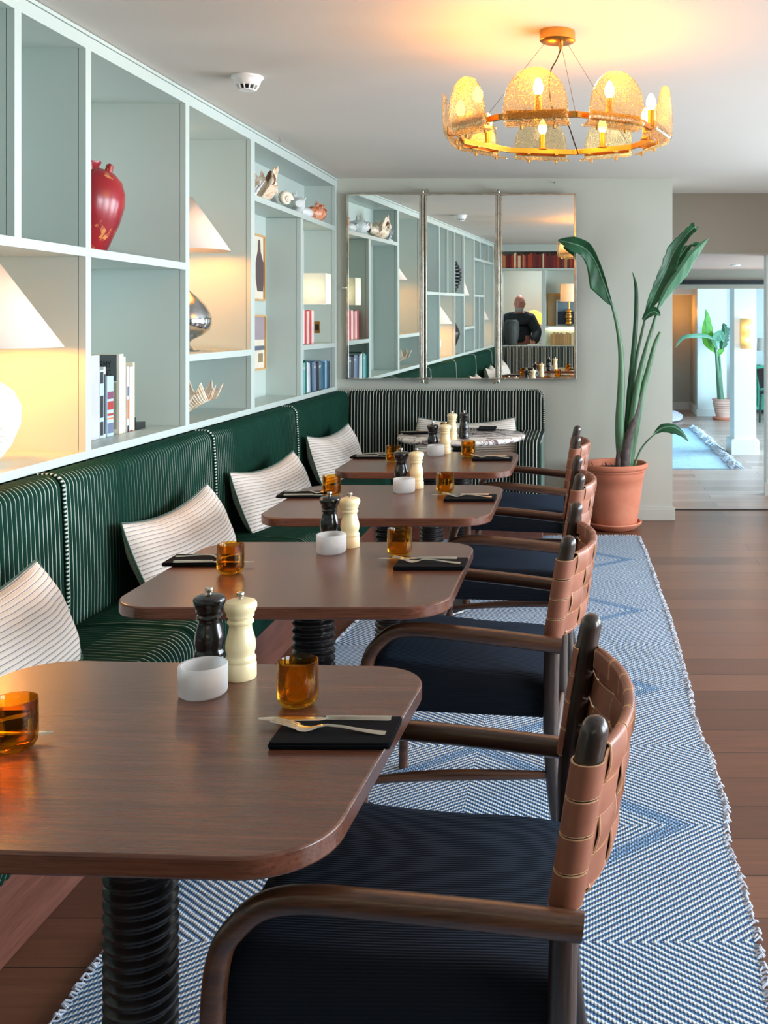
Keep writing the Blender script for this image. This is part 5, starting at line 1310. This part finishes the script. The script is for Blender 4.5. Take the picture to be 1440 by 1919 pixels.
blade([(1345, 655, -.1), (1342, 638, -.1), (1350, 628, -.1), (1358, 640, -.1)], [(0.01, 0.01), (0.07, 0.07), (0.08, 0.07), (0.01, 0.01)], (0.3, 0, 1), 0.2, 'leafback', seed=13)
blade([(1352, 660, .1), (1357, 640, .1), (1360, 620, .1), (1356, 606, .1)], [(0.02, 0.02), (0.07, 0.08), (0.07, 0.08), (0.01, 0.01)], (1, 0, 0), 0.2, 'leaf', seed=14, ragged=0.6)
blade([(1346, 668, 0), (1350, 660, 0), (1358, 655, 0)], [(0.01, 0.01), (0.04, 0.04), (0.01, 0.01)], (0, 0, 1), 0.2, 'leaf2', seed=15)
# column sconce
t = thing('wall_sconce', 'lit seeded-glass wall sconce on the blue-lit column', 'wall light', (1.815, 11.15, 1.33))
B(-0.05, 0.05, -0.02, 0, -0.14, 0.14).build('back_plate', M['brass'], t, False)
sc_ = MB().grid(14, 2, lambda u, v: (0.066 * math.cos(math.pi * u) * -1, -0.02 - 0.05 * math.sin(math.pi * u), -0.165 + 0.33 * v)); sc_.build('glass_shade', M['shade_warm'], t, solid=0.004)
for z in (-0.075, 0.075):
    MB().lathe([(0, -0.03), (0.02, -0.01), (0.022, 0.01), (0.01, 0.035), (0, 0.04)], 16, (0, -0.045, z)).build('bulb', M['bulb_soft'], t)
    warm(t, (0, -0.085, z), 0.7, 0.02)
# picture light glow and dark picture on the far alcove wall
t = thing('framed_picture', 'dark framed picture lit from above in the far alcove', 'picture', (1.36, 16.2, 1.0))
struct('wall_far_partition', B(0.9, 1.38, 16.1, 16.9, 0, 2.02), M['wallp'])
t.location = (1.385, 16.5, 0.95)
B(-0.0, 0.03, -0.35, 0.25, 0, 0.50).build('frame', M['black'], t, False, 0.004); B(0.03, 0.035, -0.30, 0.20, 0.05, 0.45).build('canvas', matc('maroon_canvas', rgb(96, 56, 52), 0.6), t, False)
MB().tube([(0.02, -0.2, 0.60), (0.09, -0.2, 0.60), (0.09, 0.1, 0.60), (0.02, 0.1, 0.60)], 0.012, 8).build('picture_lamp', M['brass'], t)
warm(t, (0.18, -0.05, 0.66), 3.5, 0.04)
# green cabinet, chair, violet picture and table lamp at the right edge
t = thing('cabinet', 'distressed green cabinet at the right edge of the far room', 'cabinet', (3.10, 16.2, 0.0))
B(-0.32, 0.9, 0, 0.5, 0.06, 0.72).build('carcass', matc('green_distressed', rgb(44, 150, 112), 0.6, nscale=9, namp=0.3), t, False, 0.005)
B(-0.34, 0.92, -0.02, 0.52, 0.72, 0.76).build('top', matc('green_distressed', rgb(44, 150, 112)), t, False, 0.004)
for x in (-0.29, 0.12, 0.52): 
    d = B(x, x + 0.37, -0.02, 0, 0.12, 0.55).box(x + 0.04, x + 0.33, -0.026, -0.02, 0.17, 0.50).build('door', matc('green_distressed2', rgb(36, 132, 100), 0.6, nscale=14, namp=0.3), t, False, 0.003)
    MB().lathe([(0, 0), (0.012, 0.0), (0.014, 0.01), (0, 0.016)], 12, (x + 0.33, -0.045, 0.33)).build('knob', M['brass'], d)
    B(x, x + 0.37, -0.02, 0, 0.57, 0.69).build('drawer', matc('green_distressed2', rgb(36, 132, 100)), t, False, 0.003)
for x in (-0.28, 0.82): B(x, x + 0.05, 0.03, 0.08, 0, 0.06).build('leg', M['black'], t, False)
t = thing('dining_chair', 'dark wooden chair before the green cabinet at the right edge', 'chair', (2.86, 14.6, 0.0), R(20))
for (x, y) in ((-0.2, -0.2), (0.2, -0.2), (-0.2, 0.2), (0.2, 0.2)):
    MB().tube([(x * 1.05, y * 1.05, 0), (x, y, 0.44)], [0.014, 0.019], 8).build('leg', M['postwood'], t)
B(-0.22, 0.22, -0.22, 0.22, 0.42, 0.48).build('seat', M['black'], t, True, 0.02)
MB().grid(8, 8, lambda u, v: (-0.2 - 0.06 * v, -0.2 + 0.4 * u, 0.5 + 0.28 * v + 0.02 * math.sin(math.pi * u))).build('backrest', matc('woven_brown', rgb(70, 52, 50), 0.6, nscale=70, namp=0.4), t, solid=0.02)
t = thing('framed_picture', 'violet abstract picture in a dark frame at the right edge', 'picture', (3.28, 16.98, 0.98))
B(0, 0.9, -0.03, 0.015, 0, 0.84).build('frame', M['black'], t, False); B(0.03, 0.87, -0.034, -0.03, 0.03, 0.81).build('canvas', matc('violet_canvas', rgb(176, 168, 214), 0.6, nscale=3, namp=0.25), t, False)
t = thing('table_lamp', 'small white drum lamp on the green cabinet', 'lamp', (2.96, 16.45, 0.76))
MB().lathe([(0, 0), (0.05, 0), (0.05, 0.01), (0.01, 0.02), (0.01, 0.25), (0, 0.25)], 16).build('base', M['plastic'], t)
MB().lathe([(0.11, 0.24), (0.10, 0.44)], 24).build('lamp_shade', M['shade'], t, solid=0.002)
t = B(-0.1, 0.1, 0, 0.012, -0.04, 0.04).build('wall_switch', M['plastic']); t.location = (2.85, 16.988, 0.80) if False else (3.12, 16.988, 1.06); tag(t, 'white double switch plate above the green cabinet', 'switch')
t = MB().lathe([(0, 0), (0.05, 0), (0.05, -0.008), (0.03, -0.01), (0, -0.006)], 24).build('downlight', M['plastic']); t.location = (1.52, 10.0, 2.02); tag(t, 'small recessed downlight in the low soffit', 'ceiling light')

# ------------------------------------------------------------------ rear bookcase, seen in the mirror
YR = -0.62
t = thing('bookcase', 'sage open bookcase behind the camera, seen in the mirror', 'bookcase'); rc = t
def rb_(n, x0, x1, y0, y1, z0, z1): return B(x0, x1, y0, y1, z0, z1).build(n, M['sage'], rc, False)
rb_('bottom_shelf', -1.795, 2.4, YR - 0.36, YR, 0.93, 0.965); rb_('shelf', -1.795, 2.4, YR - 0.36, YR, 2.115, 2.145); rb_('top_rail', -1.795, 2.4, YR - 0.36, YR, 2.40, 2.508)
for x in (-1.80, -1.11, 0.2, 1.4): rb_('divider', x, x + 0.055, YR - 0.36, YR + 0.002, 0.965, 2.115)
rb_('shelf', -1.055, 0.2, YR - 0.36, YR, 1.235, 1.262); rb_('back_panel', -1.11, 2.4, YR - 0.38, YR - 0.36, 0.93, 2.5); rb_('back_panel', -1.80, -1.11, YR - 0.38, YR - 0.36, 2.115, 2.5)
rb_('plinth', -1.795, 2.4, YR - 0.36, YR - 0.02, 0.0, 0.93)
G = 'old leather books on the top rear shelf'
cl_ = [('oxblood', (128, 40, 34)), ('tan', (196, 134, 88)), ('cream', (230, 206, 170)), ('brown', (92, 48, 38)), ('rust', (172, 70, 44)), ('maroon', (104, 28, 40))]
random.seed(31); x = -1.79; k = 0
ONES = ['', 'first', 'second', 'third', 'fourth', 'fifth', 'sixth', 'seventh', 'eighth', 'ninth', 'tenth', 'eleventh', 'twelfth', 'thirteenth', 'fourteenth', 'fifteenth', 'sixteenth', 'seventeenth', 'eighteenth', 'nineteenth']
def nth(n):
    if n < 20: return ONES[n]
    d, o_ = divmod(n, 10); tens = {2: 'twent', 3: 'thirt', 4: 'fort', 5: 'fift', 6: 'sixt'}[d]
    return tens + 'ieth' if o_ == 0 else tens + 'y-' + ONES[o_]
firstb = {}
posw = ['left', 'left', 'middle', 'middle', 'right', 'right']
while x < -0.35:
    n_, c = cl_[random.choice([0, 0, 1, 2, 3, 4, 4, 5])]; w_ = random.choice([0.022, 0.028, 0.034, 0.040]); hgt = random.choice([0.19, 0.21, 0.22, 0.235])
    m = MB(); m.box(0, w_, -0.15, 0, 0, hgt); 
    for q in (0.2, 0.5, 0.8): m.box(0, w_, 0, 0.002, hgt * q, hgt * q + 0.006)
    o = m.build('book', kk('old_' + n_, *c)); o.location = (x, YR - 0.03, 2.1455)
    tag(o, '%s leather book in the mirror, %s from the corner on the top rear shelf' % (n_, nth(k + 1)), 'book', 'old %s books on the top rear shelf' % n_); x += w_ + 0.001; k += 1
x = -0.98; pn_ = 0
while x < -0.55:
    w_ = random.choice([0.022, 0.026, 0.032]); hgt = random.choice([0.17, 0.18, 0.19, 0.2])
    m = MB(); m.box(0, w_, -0.13, 0, 0, hgt); k2 = int((x + 0.98) * 40); c_ = [(214, 184, 128), (190, 150, 96), (226, 204, 152), (170, 132, 84)][int(x * 997) % 4]; pn_ += 1; o = m.build('book', kk('parchment_%d' % c_[0], *c_)); o.location = (x, YR - 0.05, 0.9655)
    tag(o, 'parchment-coloured book in the mirror, %s from the post on the low rear shelf' % nth(pn_), 'book', 'parchment books on the low rear shelf'); x += w_ + 0.002
t = thing('framed_picture', 'gold framed picture leaning on the rear shelf, seen in the mirror', 'picture', (-0.92, YR - 0.26, 1.263))
B(-0.12, 0.16, 0, 0.03, 0, 0.5).build('frame', M['goldleaf'], t, False, 0.004); B(-0.09, 0.13, 0.03, 0.032, 0.04, 0.46).build('canvas', matc('tan_canvas', rgb(176, 150, 112)), t, False)
t = thing('framed_picture', 'silver framed blue seascape on the rear shelf, seen in the mirror', 'picture', (-0.78, YR - 0.18, 1.263))
B(-0.12, 0.26, 0, 0.02, 0, 0.40).build('frame', matc('silver_frame', rgb(214, 214, 208), 0.4), t, False, 0.003)
B(-0.10, 0.24, 0.02, 0.022, 0.02, 0.22).build('painted_sea', matc('navy_paint', rgb(38, 52, 72)), t, False); B(-0.10, 0.24, 0.02, 0.022, 0.22, 0.38).build('painted_sky', matc('blue_paint', rgb(120, 150, 170)), t, False)
t = thing('table_lamp', 'lit lamp with cream drum shade and textured gold base, seen in the mirror', 'lamp', (-0.70, YR - 0.09, 1.263))
MB().lathe([(0, 0)] + [(0.045 + 0.008 * (k % 2) + 0.01 * math.sin(k), 0.01 + k * 0.016) for k in range(15)] + [(0.012, 0.26), (0.012, 0.38), (0, 0.38)], 14).build('base', M['brass'], t)
MB().lathe([(0.135, 0.37), (0.125, 0.64)], 32).build('lamp_shade', M['shade_cream'], t, solid=0.002); warm(t, (0, 0, 0.5), 1.6, 0.03)
B(-1.04, 0.18, YR - 0.34, YR - 0.325, 1.225, 1.234).build('light_strip', M['bulb_soft'], rc, False)
t = thing('vase', 'dark speckled vase on the rear shelf in front of the man, seen in the mirror', 'vase', (-1.585, YR - 0.12, 0.9655))
MB().lathe([(0, 0), (0.07, 0), (0.08, 0.02), (0.105, 0.12), (0.12, 0.24), (0.115, 0.33), (0.09, 0.38), (0.075, 0.39), (0.07, 0.38), (0, 0.36)], 32).build('body', matc('speckled_dark', rgb(62, 68, 66), 0.6, nscale=90, namp=0.5), t)
t = thing('console', 'white console behind the rear bookcase opening', 'console', (-1.5, -1.95, 0)); B(-0.7, 0.75, -0.2, 0.2, 0.93, 0.97).build('top', M['white'], t, False); B(-0.68, -0.62, -0.18, 0.18, 0, 0.93).build('leg', M['white'], t, False); B(0.66, 0.72, -0.18, 0.18, 0, 0.93).build('leg', M['white'], t, False)
t = thing('table_lamp', 'yellow lit dome lamp behind the man, seen in the mirror', 'lamp', (-1.36, -1.86, 0.971))
MB().lathe([(0.17, 0.30), (0.165, 0.36), (0.14, 0.44), (0.09, 0.50), (0.02, 0.525)], 36).build('lamp_shade', M['shade_warm'], t, solid=0.003)
MB().lathe([(0, 0), (0.08, 0), (0.085, 0.02), (0.03, 0.05), (0.02, 0.12), (0.015, 0.40), (0, 0.4)], 24).build('base', M['brass'], t); warm(t, (0, 0, 0.40), 9, 0.04, (1, 0.66, 0.22))

t = thing('downlight', 'round fill light added on the ceiling of the space behind the rear bookcase', 'ceiling light', (-1.3, -1.5, H))  # made-up ceiling lamp, added to brighten the background behind the man
MB().lathe([(0, 0), (0.12, 0), (0.12, -0.03), (0.11, -0.035), (0, -0.035)], 28).build('added_fitting', M['plastic'], t)
q = area('added_fill', (0, 0, -0.06), (0, 0, 0), 0.2, 0.2, 14, (0.88, 0.95, 1.0)); q.parent = t
# ------------------------------------------------------------------ the man in the mirror
def person():
    t = thing('person', 'bald man with a grey beard in a dark jacket reaching down, seen in the mirror', 'person', (-1.52, -1.22, 0))
    def skin(name, joints, edges, mat, sub=2, root=0):
        me = bpy.data.meshes.new(name); me.from_pydata([j[:3] for j in joints], edges, []); me.materials.append(mat)
        o = bpy.data.objects.new(name, me); COL.objects.link(o); o.parent = t
        md = o.modifiers.new('skin', 'SKIN'); md.use_smooth_shade = True
        for i, j in enumerate(joints):
            r = j[3]; me.skin_vertices[0].data[i].radius = r if isinstance(r, tuple) else (r, r)
        me.skin_vertices[0].data[root].use_root = True
        sb = o.modifiers.new('sub', 'SUBSURF'); sb.levels = sub; sb.render_levels = sub
        return o
    J = [(0, 0, 0.95, (0.17, 0.12)), (0.0, 0.02, 1.12, (0.165, 0.12)), (0.0, 0.05, 1.28, (0.18, 0.13)), (0.0, 0.07, 1.39, (0.15, 0.10)), (0, 0.09, 1.47, (0.065, 0.065)), (0.01, 0.11, 1.53, 0.06),
         (-0.18, 0.06, 1.345, 0.07), (-0.29, 0.06, 1.15, 0.055), (-0.25, 0.16, 0.97, 0.042), (-0.24, 0.2, 0.90, 0.03),
         (0.18, 0.08, 1.345, 0.07), (0.29, 0.12, 1.16, 0.055), (0.27, 0.26, 1.03, 0.04), (0.24, 0.31, 0.985, 0.028),
         (-0.10, 0, 0.85, 0.095), (-0.11, 0.02, 0.48, 0.065), (-0.12, -0.02, 0.10, 0.045), (-0.12, 0.08, 0.04, 0.04), (0.10, 0, 0.85, 0.095), (0.11, 0.02, 0.48, 0.065), (0.12, -0.02, 0.10, 0.045), (0.12, 0.08, 0.04, 0.04)]
    E = [(0, 1), (1, 2), (2, 3), (3, 4), (4, 5), (3, 6), (6, 7), (7, 8), (8, 9), (3, 10), (10, 11), (11, 12), (12, 13), (0, 14), (14, 15), (15, 16), (16, 17), (0, 18), (18, 19), (19, 20), (20, 21)]
    body = skin('body', J, E, M['skin'])
    # jacket and trousers as clothing over the same bones
    cj = [(x, y, z + (0.02 if z > 1.3 else 0), tuple(q + 0.034 for q in (r if isinstance(r, tuple) else (r, r)))) for x, y, z, r in J]
    skin('jacket', [cj[i] for i in (0, 1, 2, 3, 6, 7, 8, 10, 11, 12)] + [(0.0, 0.09, 1.47, 0.082), (0.245, 0.285, 0.995, 0.045), (-0.24, 0.19, 0.92, 0.045)], [(0, 1), (1, 2), (2, 3), (3, 4), (4, 5), (5, 6), (3, 7), (7, 8), (8, 9), (3, 10), (9, 11), (6, 12)], M['jacket'])
    skin('trousers', [cj[i] for i in (0, 14, 15, 16, 18, 19, 20)], [(0, 1), (1, 2), (2, 3), (0, 4), (4, 5), (5, 6)], M['shirt'])
    # hands with fingers
    for s, (hx, hy, hz), d in ((1, (0.24, 0.31, 0.985), Vector((-0.2, 0.75, -0.55))), (-1, (-0.24, 0.2, 0.90), Vector((0, 0.4, -0.9)))):
        d.normalize(); sd = Vector((1, 0, 0)); base = Vector((hx, hy, hz)); jo = [(base.x, base.y, base.z, 0.026)]; ed = []
        pm = base + d * 0.06; jo.append((pm.x, pm.y, pm.z, (0.036, 0.018))); ed.append((0, 1))
        for k in range(4):
            o_ = (k - 1.5) * 0.018; L = [0.07, 0.08, 0.076, 0.06][k]; a = pm + sd * o_ + d * 0.02; b = a + d * L * 0.55; c = b + (d + Vector((0, 0, -0.7))).normalized() * L * 0.5; i0 = len(jo)
            jo += [(a.x, a.y, a.z, 0.010), (b.x, b.y, b.z, 0.009), (c.x, c.y, c.z, 0.007)]; ed += [(1, i0), (i0, i0 + 1), (i0 + 1, i0 + 2)]
        a = base + d * 0.03 - sd * 0.032 * s; b = a + (d - sd * 0.6 * s).normalized() * 0.045; i0 = len(jo); jo += [(a.x, a.y, a.z, 0.012), (b.x, b.y, b.z, 0.009)]; ed += [(0, i0), (i0, i0 + 1)]
        skin('hand', jo, ed, M['skin'], 1)
    # head
    hc = Vector((0.015, 0.13, 1.60))
    h = MB()
    def head(u, v):
        a = u * 2 * math.pi; b = (v - 0.5) * math.pi; x = math.cos(b) * math.cos(a); y = math.cos(b) * math.sin(a); z = math.sin(b)
        rx, ry, rz = 0.088, 0.108, 0.138
        p = Vector((x * rx, y * ry, z * rz))
        if z < 0: p.x *= 1 - 0.28 * (-z) ** 1.2; p.y = p.y * (1 - 0.12 * (-z)) + 0.014 * (-z)
        front = max(0, y)
        g = lambda x0, z0, sx, sz: math.exp(-((p.x - x0) / sx) ** 2 - ((p.z - z0) / sz) ** 2) * (front > 0.2)
        p.y += 0.026 * g(0, -0.012, 0.014, 0.022) + 0.012 * g(0, 0.012, 0.010, 0.02) - 0.012 * (g(-0.033, 0.012, 0.016, 0.012) + g(0.033, 0.012, 0.016, 0.012)) + 0.008 * (g(-0.03, 0.034, 0.025, 0.008) + g(0.03, 0.034, 0.025, 0.008)) + 0.006 * g(0, -0.058, 0.022, 0.008) - 0.006 * g(0, -0.050, 0.022, 0.004) + 0.01 * g(0, -0.1, 0.02, 0.02)
        return tuple(p + hc)
    h.grid(64, 48, head); h.build('head', M['skin'], t, weld=True)
    for s in (-1, 1):
        MB().lathe([(0, -0.014), (0.016, -0.010), (0.026, 0.0), (0.018, 0.008), (0, 0.010)], 16, tuple(hc + Vector((s * 0.088, -0.005, 0.0))), 0.6, 0, 'x').build('ear', M['skin'], t)
        MB().lathe([(0, -0.010), (0.007, -0.007), (0.010, 0), (0.007, 0.007), (0, 0.010)], 12, tuple(hc + Vector((s * 0.031, 0.083, 0.011)))).build('eye', M['shirt'], t)
    def beard(u, v):
        a = R(20 + 140 * u); z = -0.058 - 0.072 * v; q = math.cos(math.asin(min(0.98, -z / 0.142)))
        return tuple(hc + Vector((math.cos(a) * 0.088 * q * 0.93, math.sin(a) * 0.108 * q * 0.95 + 0.022, z)))
    MB().grid(20, 8, beard).build('beard', M['beard'], t, solid=0.012)
    B(-0.03, 0.03, 0.14, 0.155, 1.38, 1.45).build('tshirt_neck', M['shirtw'], t, True, 0.006)
    return t
p_ = person()
bk3 = thing('book', 'open book lying under the hand of the man, seen in the mirror', 'book', (-1.24, YR - 0.2, 0.9655)); B(-0.1, 0.09, -0.08, 0.08, 0.0, 0.012).build('pages', matc('page_paper', rgb(232, 226, 208)), bk3, False)
